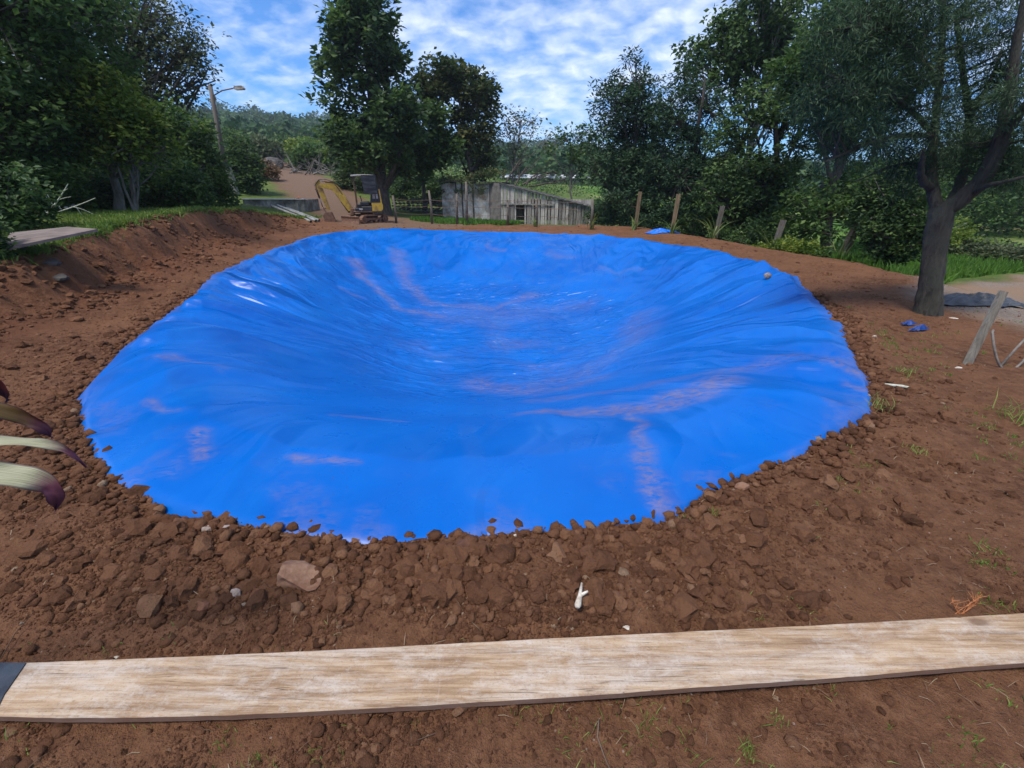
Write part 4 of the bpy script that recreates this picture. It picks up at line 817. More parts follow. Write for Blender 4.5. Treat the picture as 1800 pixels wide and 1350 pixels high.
def bush(name, label, bx_, by_, w_, h_, n, per, leaf, material, seed, group=None, crad=.25, cat='bush', ky=.8):
    bz = gz(bx_, by_)
    return tree(name, label, (bx_, by_, bz), bz + h_, [(bx_ + w_ * .0, by_, bz + h_ * .45, w_ * .5, w_ * .5 * ky, h_ * .5), (bx_ - w_ * .28, by_ + .1, bz + h_ * .35, w_ * .3, w_ * .3, h_ * .36), (bx_ + w_ * .28, by_ - .1, bz + h_ * .33, w_ * .3, w_ * .3, h_ * .34)],
                n, per, leaf, crad, material, .04, M_BARKG, seed, cat, group, limbs=6, stems=3, power=2.6, twigs=False, trunk_frac=.6, crown='foliage')
UG = 'undergrowth under the left hand trees'
bush('dark_bush', 'dense dark shrub at the left picture edge above the bank', *(-9.144, 8.2, 1.09)[:2], 1.6, 1.3, 150, 40, .10, M_DARK, 631, crad=.22)
bush('dark_bush', 'low dark bush overhanging the left end of the earth bank', *(-7.015, 5.9, 0.622)[:2], .6, .75, 70, 40, .075, M_DARK, 632, crad=.15)
bush('leafy_bush', 'leafy green bush behind the wooden panel on the lawn', *(-11.821, 11.5, 1.345)[:2], 2.6, 1.4, 130, 40, .12, M_MIDG, 633, UG, crad=.3)
bush('leafy_bush', 'dark green bush just right of the leaning grey sheet', *(-12.519, 14, 1.258)[:2], 2.4, 1.2, 130, 40, .13, M_DARK, 634, UG, crad=.3)
bush('leafy_bush', 'round green bush just right of the small many stemmed tree', *(-11.76, 16, 1.209)[:2], 2.8, 1.8, 150, 40, .14, M_MIDG, 635, UG, crad=.34)
bush('leafy_bush', 'dark bush at the foot of the leaning light pole, left side', *(-13.893, 21, 1.252)[:2], 2.8, 2.6, 170, 40, .17, M_MIDG, 636, UG, crad=.4)
bush('dark_bush', 'deep green bush right behind the light pole foot', *(-17.618, 31, 1.43)[:2], 2.6, 3.4, 170, 40, .22, M_DARK, 637, crad=.5)
bush('dark_bush', 'deep green thicket in the shade under the corner tree', *(-14.87, 15.5, 1.515)[:2], 5.0, 2.6, 230, 40, .17, M_MIDG, 638, crad=.45)
bush('dark_bush', 'deep green thicket behind the yellow leaved shrub', *(-16.831, 21, 1.831)[:2], 6.0, 3.2, 240, 40, .2, M_MIDG, 639, crad=.5)
# --- slopes behind: individual trees that can be told apart
SL = 'scattered trees on the slope behind the dirt road'
for q, (px_, lab, mm, w_, h_) in enumerate([
    ((-30.087, 58, 4.411), 'grey green tree on the slope just right of the light pole', M_PALE, 4.5, 3.0),
    ((-35.13, 75, 7.029), 'rounded tree high on the slope left of the tall dark tree', M_MIDG, 6, 3.4),
    ((-27.545, 66, 5.832), 'bright green tree on the slope above the excavator', M_YELG, 5.5, 3.2),
    ((-20.284, 50, 3.228), 'low scrubby tree above the dead branch pile', M_MIDG, 4.5, 2.4),
    ((-22.651, 62, 5.254), 'dark scrub tree on the slope half behind the tall dark tree', M_MIDG, 6, 3.6),
    ((-40.892, 72, 6.812), 'green tree on the slope seen between pole and airy tree', M_MIDG, 6, 4.0)]):
    bush('slope_tree', lab, px_[0], px_[1], w_, h_, 110, 34, .45, mm, 641 + q, SL, crad=.85, cat='tree')
# --- the dark row on the right
GR = 'dark trees in a row behind the posts'
tree('conifer', 'pointed dark conifer at the left end of the right hand tree row', base_at(*(5.626, 23, -0.182)[:2]), 7.2,
     [(5.186, 23, 6.198, 0.71, 0.71, 0.99), (5.073, 23, 4.91, 1.3, 1.3, 1.3), (4.124, 23, 5.347, 0.57, 0.57, 0.57), (5.956, 23, 5.13, 1.09, 1.09, 1.09), (5.154, 23, 3.43, 1.72, 1.72, 1.55), (4.007, 22.5, 2.572, 0.75, 0.75, 0.75), (5.596, 22, 1.601, 1.87, 1.87, 1.49), (5.878, 22, 0.359, 1.75, 1.75, 0.87), (6.662, 23, 3.78, 1.33, 1.33, 1.33)],
     560, 36, .20, .40, M_CONE, .2, seed=651, group=GR, limbs=22, mode='leaf', aspect=.34, droop=-.1, tvar=.5)
tree('conifer', 'broad dark conifer second from the left in the right hand row', base_at(*(8.316, 21, -0.126)[:2]), 6.5,
     [(6.994, 21, 5.413, 0.98, 0.98, 0.98), (6.835, 21, 4.215, 1.2, 1.2, 1.2), (7.996, 21, 4.42, 1.1, 1.1, 1.1), (7.058, 20.5, 2.485, 1.46, 1.46, 1.46), (8.477, 20.5, 2.701, 1.36, 1.36, 1.36), (7.709, 20, 1.156, 1.71, 1.71, 1.37)],
     420, 36, .19, .38, M_CONE, .2, seed=653, group=GR, limbs=20, aspect=.34, tvar=.45)
tree('airy_tree', 'airy broadleaf tree with drooping sprays rising above the conifers', base_at(*(11.294, 23, -0.372)[:2]), 10.5,
     [(7.825, 23, 7.018, 0.75, 0.75, 0.75), (8.602, 23, 6.198, 1.01, 1.01, 1.01), (9.602, 23, 7.416, 1.23, 1.23, 1.23), (10.642, 23, 8.193, 1.45, 1.45, 1.45), (10.12, 23, 6.198, 1.26, 1.26, 1.26), (11.676, 23, 7.018, 1.24, 1.24, 1.24), (8.746, 23, 8.002, 0.49, 0.49, 0.49), (12.147, 23, 8.002, 1.12, 1.12, 1.12)],
     330, 28, .22, .50, M_DARK, .17, M_BARKG, seed=655, limbs=30, droop=.5, power=2.2, tvar=.5)
tree('dark_tree', 'dark dense tree in the middle of the right hand row', base_at(*(9.782, 18, -0.094)[:2]), 6.2,
     [(8.552, 18, 4.19, 0.86, 0.86, 0.86), (8.094, 18, 3.486, 0.75, 0.75, 0.75), (8.678, 18, 1.798, 1.39, 1.39, 1.39), (10.03, 18, 1.601, 1.31, 1.31, 1.31), (7.924, 17.5, 1.212, 1.07, 1.07, 1.07), (9.401, 17.5, 0.409, 1.62, 1.62, 0.97), (9.82, 18, 4.017, 0.9, 0.9, 0.9), (10.438, 17, 3.211, 0.79, 0.79, 0.79)],
     430, 36, .17, .36, M_DARK, .17, seed=657, group=GR, limbs=24, tvar=.4, droop=.3)
tree('dark_tree', 'tall dark green tree whose crown touches the top edge, left of the forked tree', base_at(*(10.36, 14.5, -0.08)[:2]), 9,
     [(8.911, 15, 5.133, 1.22, 1.22, 1.22), (8.326, 15, 4.324, 0.83, 0.83, 0.83), (9.591, 15, 5.522, 1.12, 1.12, 1.12), (9.841, 15, 3.759, 1.19, 1.19, 1.19), (8.212, 15, 4.734, 0.66, 0.66, 0.66), (8.795, 15, 6.024, 0.79, 0.79, 0.79), (10.991, 15, 4.324, 1.17, 1.17, 1.17), (11.168, 15, 1.351, 1.1, 1.1, 1.1), (9.551, 14.5, 0.782, 1.08, 1.08, 1.08)],
     560, 36, .15, .34, M_MIDG, .16, seed=659, group=GR, limbs=26, tvar=.4)
tree('leafy_bush', 'big leafy dark bush directly left of the forked tree trunk', base_at(*(8.961, 10.5, 0.059)[:2]), 3.2,
     [(8.901, 10.5, 0.762, 0.74, 0.74, 0.74), (8.889, 10.5, 0.254, 0.48, 0.48, 0.48), (8.866, 10.5, 1.367, 0.59, 0.59, 0.59), (8.728, 11, 1.6, 0.53, 0.53, 0.53), (9.045, 10.2, 0.418, 0.42, 0.42, 0.42), (8.817, 11, 0.979, 0.55, 0.55, 0.55)],
     420, 36, .10, .22, M_DARK, .05, M_BARKG, seed=661, cat='bush', limbs=12, stems=3, tvar=.45)
for q, (pp, lab, w_, h_, mm) in enumerate([
    ((5.002, 25, -0.16), 'grey green bush just right of the plank shed', 1.8, 1.5, M_CEDAR),
    ((6.409, 20.5, 0.157), 'dark bush behind the blue scrap and posts', 2.6, 1.5, M_CONE),
    ((7.993, 19, 0.083), 'dark low bush behind the third post of the right row', 2.6, 1.3, M_DARK),
    ((8.273, 16, 0.171), 'shaded bush behind the fourth post of the right row', 2.2, 1.2, M_DARK),
    ((8.567, 13.6, 0.107), 'bright green low bush at the mound crest between two posts', 1.9, .75, M_YELG),
    ((8.994, 12.4, 0.239), 'green bush low behind the leaning tan post', .8, .5, M_MIDG),
    ((14.238, 15, -0.322), 'light green bush seen left of the forked trunk at the field edge', 2.4, 1.3, M_YELG)]):
    bush('low_bush', lab, pp[0], pp[1], w_, h_, 110, 36, .11, mm, 671 + q, 'bushes along the row of posts', crad=.24)
FT = 'trees and hedges beyond the bright field'
for q, (pp, lab, w_, h_, mm) in enumerate([
    ((28.185, 26, -0.018), 'big round dark tree beyond the field at the right edge', 9, 5.2, M_DARK),
    ((46.515, 48, 1.602), 'pale green tree on the far side of the field right of the trunk', 12, 6, M_MIDG),
    ((35.604, 30, -0.442), 'dark tree beyond the field cut by the right edge', 10, 6.5, M_DARK),
    ((70.16, 70, 3.879), 'distant wooded clump behind the field', 22, 11, M_MIDG),
    ((56.043, 62, 2.281), 'distant pale clump of trees behind the forked trunk', 16, 9, M_PALE)]):
    bush('field_tree', lab, pp[0], pp[1], w_, h_, 190, 40, .05 + pp[1] * .0075, mm, 691 + q, FT, crad=.9 * w_ / 9, cat='tree')
for q, (pp, lab) in enumerate([((15.126, 14.5, -0.187), 'low pale hedge clump right of the forked trunk'), ((15.506, 13.8, -0.203), 'low pale hedge clump at the right edge of the field'), ((15.9, 13.2, -0.222), 'hedge clump cut by the right picture edge')]):
    bush('hedge_clump', lab, pp[0], pp[1], 2.6, .55, 80, 40, .13, M_PALE, 705 + q, 'hedge across the field', crad=.25)

# --- the forked cypress close on the right
fx, fy = (5.832, 5.814); fz = gz(fx, fy); r_ = np.random.default_rng(711)
ct = thing('forked_cypress', 'big grey barked tree with forked trunk standing on the earth right of the pond', 'tree', (fx, fy, fz))
def path(pts, rads, sides=12, wob=.004):
    P_ = np.array(pts, float); t0 = np.linspace(0, 1, len(P_)); t1 = np.linspace(0, 1, (len(P_) - 1) * 6 + 1)
    Q = np.stack([np.interp(t1, t0, P_[:, q]) for q in range(3)], 1)
    for _ in range(9): Q[1:-1] = .25 * Q[:-2] + .5 * Q[1:-1] + .25 * Q[2:]
    Q[1:-1] += r_.normal(0, wob, Q[1:-1].shape); return Q, np.interp(t1, t0, rads)
Y0 = fy
trunkP, trunkR = path([(fx - .02, fy, fz - .15), (5.799, 5.82, 0.055), (5.707, 5.85, 0.403), (5.623, 5.9, 0.844), (5.561, 5.92, 1.162), (5.531, 5.95, 1.387)], [.20, .155, .125, .120, .130, .125], wob=.003)
TV, TF = tube(trunkP, trunkR, 44, False); ta_ = np.arctan2(TV[:, 1] - fy, TV[:, 0] - fx); TV[:, :2] *= 1; rdg = (np.abs(pn(ta_ * 5.5, TV[:, 2] * 1.6, 714)) * -.030)[:, None]; TV[:, :2] += rdg * np.stack([np.cos(ta_), np.sin(ta_)], 1); TV[:, :2] += (np.stack([pn(TV[:, 2] * 3 + TV[:, 0] * 9, TV[:, 1] * 9, 712), pn(TV[:, 2] * 3 + 7, TV[:, 0] * 9, 713)], 1) * .03)
tk = [(TV, TF)]
LIMBS = [([(5.56, 5.95, 1.319), (5.712, 5.85, 1.503), (5.763, 5.75, 1.787), (5.698, 5.7, 2.169), (5.537, 5.7, 2.635), (5.406, 5.7, 3.09), (5.259, 5.7, 3.643)], [.105, .095, .085, .068, .055, .04, .025]),
         ([(5.546, 5.95, 1.264), (5.496, 6.1, 1.533), (5.445, 6.2, 1.802), (5.388, 6.3, 2.229), (5.354, 6.4, 2.703), (5.284, 6.5, 3.188), (5.118, 6.6, 3.864)], [.075, .068, .058, .048, .04, .034, .025]),
         ([(5.649, 5.98, 1.4), (5.903, 6.2, 1.668), (6.034, 6.4, 2.01), (6.038, 6.6, 2.486), (5.855, 6.8, 3.082), (5.635, 6.9, 3.635)], [.062, .055, .045, .04, .034, .025]),
         ([(5.712, 5.85, 1.503), (5.65, 5.6, 1.631), (5.689, 5.4, 1.671), (5.832, 5.2, 1.769)], [.035, .028, .02, .01]),
         ([(5.698, 5.7, 2.169), (5.599, 5.5, 2.392), (5.617, 5.4, 2.728)], [.06, .045, .03]),
         ([(5.401, 6.3, 2.197), (4.785, 6.0, 2.199), (4.181, 5.7, 2.083), (3.583, 5.5, 1.867)], [.035, .03, .02, .008]),
         ([(5.388, 6.3, 2.229), (4.751, 6.0, 2.463), (4.205, 5.8, 2.599), (3.589, 5.6, 2.668)], [.035, .03, .02, .008]),
         ([(5.329, 6.4, 2.762), (4.765, 6.1, 2.983), (4.141, 5.8, 3.116), (3.557, 5.6, 3.135)], [.035, .03, .02, .008]),
         ([(5.474, 6.2, 1.802), (5.298, 6.3, 1.905), (5.091, 6.4, 1.876), (4.7, 6.5, 1.671)], [.03, .025, .015, .006]),
         ([(6.038, 6.6, 2.486), (6.435, 6.9, 2.853), (6.595, 7.1, 3.272)], [.04, .03, .015]),
         ([(5.438, 6.1, 1.6), (5.226, 6.0, 1.653), (5.097, 5.95, 1.794), (5.008, 5.9, 1.978)], [.05, .045, .035, .02])]
tips = []
for P_, R2 in LIMBS:
    Q, q_ = path(P_, R2); tk.append(tube(Q, q_, 10, False)); tips.append(Q)
fb = [(3.607, 5.7, 2.635, 0.46, 0.46, 0.46), (4.072, 5.8, 2.966, 0.45, 0.45, 0.45), (4.012, 5.8, 2.208, 0.43, 0.43, 0.43), (4.784, 6.1, 2.419, 0.49, 0.49, 0.49), (4.008, 5.8, 3.311, 0.49, 0.49, 0.49), (4.968, 6.3, 3.247, 0.4, 0.4, 0.4), (5.606, 6.4, 2.937, 0.43, 0.43, 0.43), (5.54, 6.2, 1.998, 0.36, 0.36, 0.36), (5.319, 6.4, 1.876, 0.35, 0.35, 0.35), (5.907, 5.9, 2.099, 0.34, 0.34, 0.34), (6.001, 6.2, 2.839, 0.34, 0.34, 0.34), (5.667, 6.6, 3.546, 0.44, 0.44, 0.44), (5.679, 6.0, 3.32, 0.25, 0.25, 0.25), (6.088, 6.6, 2.292, 0.43, 0.43, 0.43), (3.372, 5.6, 3.159, 0.26, 0.26, 0.26), (5.947, 5.6, 1.782, 0.24, 0.24, 0.14), (6.063, 5.6, 2.074, 0.33, 0.33, 0.33), (5.375, 5.4, 2.377, 0.27, 0.27, 0.27), (6.277, 6.2, 1.668, 0.25, 0.25, 0.15)]
cent, _k2 = sample_blobs(fb, 660, r_, 2.6)
allp = np.concatenate(tips)
for c_ in cent[::2]:
    d2 = ((allp - c_) ** 2).sum(1); m_ = int(np.argmin(d2 + (allp[:, 2] > c_[2] + .2) * .3)); tk.append(limb(allp[m_], c_, .012, .003, r_, .1, 5, 4))
part('trunk', join(*tk), mat('furrowed grey-brown bark', (.022, .017, .014), (.105, .082, .064), 16, .95, 1.0, .05, stretch=(1.8, 1.8, .30), dirt=(.07, .07, .05)), ct, True)
V, F, T = leaves(cent, .20 * r_.uniform(.6, 1.4, len(cent)), 125, .062, 'needle', .25, .14, .4, r_)
part('crown', (V, F), M_CEDAR, ct, False, dict(tint=T))

# --- far woodland on the hills, one mass
n = 5200; lr = np.exp(rng.uniform(math.log(75), math.log(470), n)); az = np.radians(rng.uniform(-50, 62, n)); hx = lr * np.sin(az); hy = lr * np.cos(az)
wd_ = sst(.0, .16, fbm(hx * .012, hy * .012, 4, 721)); ridge = (np.abs(lr - 430) < 14) * sst(.0, .2, pn(hx * .02, hy * .02, 722)); keep = rng.random(n) < np.maximum(wd_ * .95 + .06, ridge)
hx, hy, lr = hx[keep], hy[keep], lr[keep]; hz_ = ground_z(hx, hy); sz = rng.uniform(1.6, 3.4, len(hx)) * (1 + lr / 400)
V, F, T = leaves(np.stack([hx, hy, hz_ + sz * .55], 1), sz, 80, 1.0, 'leaf', 0, .9, .45)
sc_ = np.repeat(np.repeat(sz * .34 , 80), 4)[:, None]; cc = np.repeat(V.reshape(-1, 4, 3).mean(1), 4, 0); V = cc + (V - cc) * sc_
tag(link('hill_woodland', mesh_data('hill_woodland', V, F, M_HILLW, False, dict(tint=T))), kind='stuff')
# undergrowth scrub on the middle slope
n = 2600; lr = np.exp(rng.uniform(math.log(27), math.log(95), n)); az = np.radians(rng.uniform(-62, 66, n)); hx = lr * np.sin(az); hy = lr * np.cos(az)
rd_ = np.abs(poly_sd(hx, hy, ROAD)); keep = (rd_ > 3.2 + 1.5 * rng.random(n)) & (rng.random(n) < sst(-.15, .25, fbm(hx * .06, hy * .06, 3, 731)) * sst(28, 40, lr + 18 * (az < -.62)) * np.where((az > .62), .3, 1))
shedk = (hx > -5.5) & (hx < 6.5) & (hy > 24) & (hy < 31.5); keep &= ~shedk
hx, hy, lr = hx[keep], hy[keep], lr[keep]; hz_ = ground_z(hx, hy); sz = rng.uniform(.4, 1.0, len(hx)) * (.5 + lr / 90)
V, F, T = leaves(np.stack([hx, hy, hz_ + sz * .4], 1), sz, 60, 1.0, 'leaf', 0, .6, .5)
sc_ = np.repeat(np.repeat(sz * .30, 60), 4)[:, None]; cc = np.repeat(V.reshape(-1, 4, 3).mean(1), 4, 0); V = cc + (V - cc) * sc_
tag(link('slope_scrub', mesh_data('slope_scrub', V, F, M_MIDG, False, dict(tint=T))), kind='stuff')

# ------------------------------------------------------------------ the mini excavator
EX = (-7.25, 22.9); ez = gz(*EX) - .02
ex = thing('mini_excavator', 'yellow mini excavator with black canopy parked at the far edge of the pond', 'excavator', (EX[0], EX[1], ez))
M_YEL = mat('worn yellow paint', (.46, .29, .02), (.60, .40, .035), 5, .5, .2, .004, dirt=(.22, .12, .05), dirt_amt=.45)
M_STEEL = mat('dirty dark steel', (.03, .026, .024), (.09, .075, .065), 9, .6, .4, .006, metal=.3, dirt=(.18, .09, .05))
M_RUB = mat('muddy rubber track', (.025, .020, .018), (.10, .06, .04), 7, .9, .5, .01, dirt=(.20, .10, .06), dirt_amt=.75)
M_CHROME = mat('piston rod', (.16, .15, .14), (.25, .24, .22), 5, .4, metal=.6)
M_BLKP = mat('black machine plastic', (.012, .012, .015), (.03, .03, .036), 6, .5)
M_MUDST = mat('mud caked steel', (.12, .06, .04), (.24, .13, .085), 11, .95, .5, .01)
M_GREYP = mat('pale grey machine panel', (.35, .36, .36), (.50, .50, .49), 8, .6, dirt=(.2, .13, .08))
UA, BA = R(236), R(196)
def exp_(name, VF, material, ang=BA, parent=None, smooth=False, label=None):
    V, F = rotate(VF, az=ang); o = link(name, mesh_data(name, V, F, material, smooth), parent or ex)
    if label: o['label'] = label
    return o
def track_profile(L_, h, n=7):
    P_ = []; r0 = h / 2
    for a_ in np.linspace(-math.pi / 2, math.pi / 2, n): P_.append((L_ / 2 - r0 + r0 * math.cos(a_), r0 + r0 * math.sin(a_)))
    for a_ in np.linspace(math.pi / 2, 3 * math.pi / 2, n): P_.append((-L_ / 2 + r0 + r0 * math.cos(a_), r0 + r0 * math.sin(a_)))
    return P_
def ring(outer, inner, y0, y1):
    n = len(outer); V = [(x, y0, z) for x, z in outer] + [(x, y1, z) for x, z in outer] + [(x, y0, z) for x, z in inner] + [(x, y1, z) for x, z in inner]
    j = np.arange(n); k = (j + 1) % n
    return np.array(V), [np.concatenate([np.stack([j, k, n + k, n + j], -1), np.stack([2 * n + k, 2 * n + j, 3 * n + j, 3 * n + k], -1), np.stack([k, j, 2 * n + j, 2 * n + k], -1), np.stack([n + j, n + k, 3 * n + k, 3 * n + j], -1)])]
def disc(c, r, y0, y1, n=14):
    return extrude([(c[0] + r * math.cos(a_), c[1] + r * math.sin(a_)) for a_ in np.linspace(0, 2 * math.pi, n, endpoint=False)], y0, y1)
for sy in (-1, 1):
    outer = track_profile(1.62, .38); inner = [(x * .95, .19 + (z - .19) * .80) for x, z in outer]
    y0, y1 = sy * .50 - .12, sy * .50 + .12
    lugs = []
    for q in range(15):
        lx = -.62 + q * .089; lugs.append(box((lx, sy * .5, .388), (.035, .24, .025))); lugs.append(box((lx, sy * .5, -.006), (.035, .24, .02)))
    tr_ = exp_('track', join(ring(outer, inner, y0, y1), *lugs), M_RUB, UA)
    exp_('sprocket', join(disc((-.62, .19), .145, y0 + .03, y1 - .03), disc((-.62, .19), .07, y0 - .015, y1 + .015, 10)), M_MUDST, UA, tr_)
    exp_('idler_wheel', join(disc((.62, .19), .145, y0 + .03, y1 - .03), disc((.62, .19), .06, y0 - .01, y1 + .01, 10)), M_MUDST, UA, tr_)
    for lx in (-.32, -.05, .22): exp_('track_roller', disc((lx, .085), .055, y0 + .03, y1 - .03, 10), M_MUDST, UA, tr_)
    exp_('track_frame', box((0, sy * .5, .20), (.95, .12, .11), bev=.02), M_MUDST, UA, tr_)
exp_('undercarriage', join(box((0, 0, .30), (.75, .80, .16), bev=.04), disc((0, 0), .01, 0, .01, 3), tube([(0, 0, .34), (0, 0, .50)], .30, 18)), M_STEEL, UA)
bl = [(.98, .03), (1.03, .0), (1.06, .02), (1.02, .14), (1.015, .24), (1.05, .34), (1.02, .36), (.975, .26), (.97, .13)]
exp_('dozer_blade', extrude(bl, -.66, .66), M_MUDST, UA, label='rust red dozer blade low in front of the tracks')
for sy in (-1, 1): exp_('blade_arm', beam((.30, sy * .28, .22), (1.0, sy * .34, .17), .07, .09), M_STEEL, UA)
# upper structure: +x is where the boom points
exp_('house_floor', box((.02, 0, .53), (1.15, 1.02, .09), bev=.03), M_STEEL)
exp_('side_skirt', join(box((-.12, .48, .66), (.62, .06, .22), bev=.02), box((.36, .48, .63), (.28, .05, .14), bev=.02)), M_BLKP)
cwp = [(-.30, .56), (-.72, .56), (-.80, .64), (-.82, .84), (-.76, .93), (-.30, .93)]
cw_ = exp_('counterweight', join(extrude(cwp, -.50, .52)), M_YEL, label='yellow rear counterweight')
exp_('engine_cover', extrude([(-.28, .93), (-.72, .935), (-.74, 1.30), (-.60, 1.42), (-.32, 1.42)], -.44, .44), M_BLKP)
exp_('cover_panel', box((-.50, .452, 1.22), (.26, .015, .22), bev=.004), M_GREYP); exp_('fuel_tank', box((.18, -.36, .74), (.5, .26, .30), bev=.05), M_BLKP)
exp_('yellow_pillar', beam((-.76, .47, .92), (-.72, .47, 1.55), .06, .07), M_YEL)
st_ = exp_('seat', join(box((-.12, .02, .92), (.44, .44, .10), bev=.04), rotate(box((0, 0, 0), (.10, .42, .48), bev=.04), ay=-.18, loc=(-.33, .02, 1.18))), M_BLKP)
exp_('seat_base', box((-.12, .02, .72), (.34, .36, .30), bev=.03), M_STEEL, parent=st_)
for sy in (-1, 1):
    lv = exp_('control_lever', tube([(.14, .02 + sy * .30, .85), (.17, .02 + sy * .30, 1.08), (.20, .02 + sy * .27, 1.20)], [.014, .012, .010], 7), M_BLKP); exp_('lever_knob', rotate(ico(1), loc=(.20, .02 + sy * .27, 1.22), s=.026), M_BLKP, parent=lv)
    exp_('control_console', box((.02, .02 + sy * .33, .90), (.42, .14, .18), bev=.03), M_BLKP)
    exp_('travel_lever', tube([(.46, .02 + sy * .07, .58), (.44, .02 + sy * .07, .82), (.39, .02 + sy * .07, 1.02)], .012, 7), M_BLKP)
exp_('floor_mat', box((.33, .02, .585), (.36, .60, .02)), M_RUB); exp_('work_lamp', box((.50, .34, .72), (.05, .10, .07), bev=.01), M_GREYP); exp_('decal_plate', box((.22, .513, .66), (.16, .012, .07)), M_GREYP)
# canopy
for sx, sy in ((.40, .46), (.40, -.46), (-.52, .46), (-.52, -.46)):
    exp_('canopy_post', tube([(sx, sy, .58 if sx > 0 else 1.0), (sx, sy, 2.05), (sx - .03 * np.sign(sx), sy * .96, 2.12)], .022, 8), M_STEEL)
cp = []
for x0_ in np.linspace(-.60, .50, 5): cp.append(x0_)
CAN = np.array([(x_, y_, 2.13 + .045 * (1 - (2 * (x_ + .05) / 1.1) ** 2) * .6 + .03 * (1 - (y_ / .53) ** 2)) for x_ in np.linspace(-.60, .50, 9) for y_ in np.linspace(-.53, .53, 7)])
CV = np.vstack([CAN, CAN - [0, 0, .04]]); CF = []
for i_ in range(8):
    for j_ in range(6):
        a_ = i_ * 7 + j_; CF.append((a_, a_ + 7, a_ + 8, a_ + 1)); a_ += 63; CF.append((a_, a_ + 1, a_ + 8, a_ + 7))
edge_ = [j_ for j_ in range(7)] + [i_ * 7 + 6 for i_ in range(1, 9)] + [56 + j_ for j_ in range(5, -1, -1)] + [i_ * 7 for i_ in range(7, 0, -1)]
for a_, b2 in zip(edge_, edge_[1:] + edge_[:1]): CF.append((a_, b2, b2 + 63, a_ + 63))
exp_('canopy_roof', (CV, [np.array(CF)]), M_GREYP)
# black cover hanging down the rear half of the canopy
NCX, NCZ = 12, 10; SV, SF = [], []
pathc = [(.02, .545), (-.28, .55), (-.60, .54), (-.64, .30), (-.64, 0), (-.64, -.30), (-.60, -.54), (-.30, -.55)]
for q, (x_, y_) in enumerate(pathc):
    for k_ in range(7):
        f_ = k_ / 6; SV.append((x_ - .02 * f_ + .012 * math.sin(q * 2.1 + k_), y_ + .010 * math.sin(q * 1.3 + k_ * 1.7), 2.15 - f_ * (.80 + .05 * math.sin(q * 1.7))))
for q in range(len(pathc) - 1):
    for k_ in range(6): a_ = q * 7 + k_; SF.append((a_, a_ + 1, a_ + 8, a_ + 7))
exp_('rear_cover', (np.array(SV), [np.array(SF)]), M_BLKP, label='black cover hung round the rear of the canopy')
# boom, stick, bucket
exp_('swing_post', join(box((.66, 0, .52), (.20, .26, .34), bev=.04), tube([(.70, 0, .32), (.70, 0, .74)], .07, 12)), M_MUDST)
bm_ = [(.66, .60), (.80, .58), (1.00, .92), (1.30, 1.42), (1.44, 1.56), (1.66, 1.60), (1.98, 1.62), (2.00, 1.72), (1.70, 1.76), (1.38, 1.76), (1.22, 1.66), (.95, 1.22), (.74, .80)]
def strip(prof_l, prof_r, y0, y1):
    """hollow-looking box beam between two side curves"""
    L_ = np.array(prof_l, float); R_ = np.array(prof_r, float); n = len(L_); V = np.concatenate([np.column_stack([A_[:, 0], np.full(n, yy), A_[:, 1]]) for A_ in (L_, R_) for yy in (y0, y1)])
    j = np.arange(n - 1); F = [np.concatenate([np.stack([j, j + 1, n + j + 1, n + j], -1), np.stack([2 * n + j, 3 * n + j, 3 * n + j + 1, 2 * n + j + 1], -1), np.stack([j, 2 * n + j, 2 * n + j + 1, j + 1], -1), np.stack([n + j, n + j + 1, 3 * n + j + 1, 3 * n + j], -1), np.array([(0, n, 3 * n, 2 * n), (n - 1, 3 * n - 1, 4 * n - 1, 2 * n - 1)])])]
    return V, F
boom = exp_('boom', strip([(.83, .55), (1.04, .88), (1.31, 1.35), (1.46, 1.50), (1.68, 1.55), (2.00, 1.58)], [(.62, .66), (.80, 1.04), (1.06, 1.56), (1.28, 1.79), (1.64, 1.81), (1.98, 1.74)], -.11, .11), M_YEL)
def cyl(p, q, r, name='hydraulic_cylinder', parent=None):
    p = np.array(p, float); q = np.array(q, float); m_ = p + (q - p) * .58
    o = exp_(name, tube([p, m_], r, 10), M_STEEL, parent=parent or ex, smooth=True); exp_('piston_rod', tube([m_, q], r * .5, 8), M_CHROME, parent=o if parent is None else None, smooth=True)
cyl((.80, 0, .48), (1.32, 0, 1.36), .050); cyl((1.30, 0, 1.84), (1.98, 0, 1.88), .046)
stick_ = exp_('stick', strip([(2.14, 1.84), (2.10, 1.58), (1.95, 1.10), (1.80, .60)], [(1.94, 1.94), (1.86, 1.56), (1.76, 1.12), (1.66, .62)], -.08, .08), M_YEL)
cyl((2.19, 0, 1.80), (1.98, 0, .70), .042)
exp_('hydraulic_hose', join(tube([(1.0, .10, 1.30), (1.3, .13, 1.83), (1.6, .12, 1.95), (1.95, .10, 1.95), (2.16, .08, 1.7)], .016, 6), tube([(1.0, -.10, 1.30), (1.3, -.13, 1.85), (1.7, -.10, 1.97), (2.05, -.09, 1.9), (2.20, -.08, 1.5)], .016, 6)), M_BLKP, smooth=True)
exp_('bucket_linkage', join(beam((1.98, 0, .72), (1.86, 0, .46), .14, .05), beam((1.72, .05, .74), (1.95, .05, .66), .03, .05), beam((1.72, -.05, .74), (1.95, -.05, .66), .03, .05)), M_MUDST)
bo = [(1.62, .52), (1.92, .50), (2.02, .34), (2.00, .14), (1.86, .02), (1.66, .0), (1.50, .10)]
bi = [(x * .94 + 1.66 * .06, z * .88 + .045) for x, z in bo]
bk = exp_('bucket', join(strip(bo, bi, -.20, .20), extrude(bo, .185, .205), extrude(bo, -.205, -.185)), M_MUDST)
for q in range(4): exp_('bucket_tooth', rotate(box((0, 0, 0), (.10, .035, .03)), ay=.6, loc=(1.47, -.16 + q * .107, .13)), M_STEEL, parent=bk)

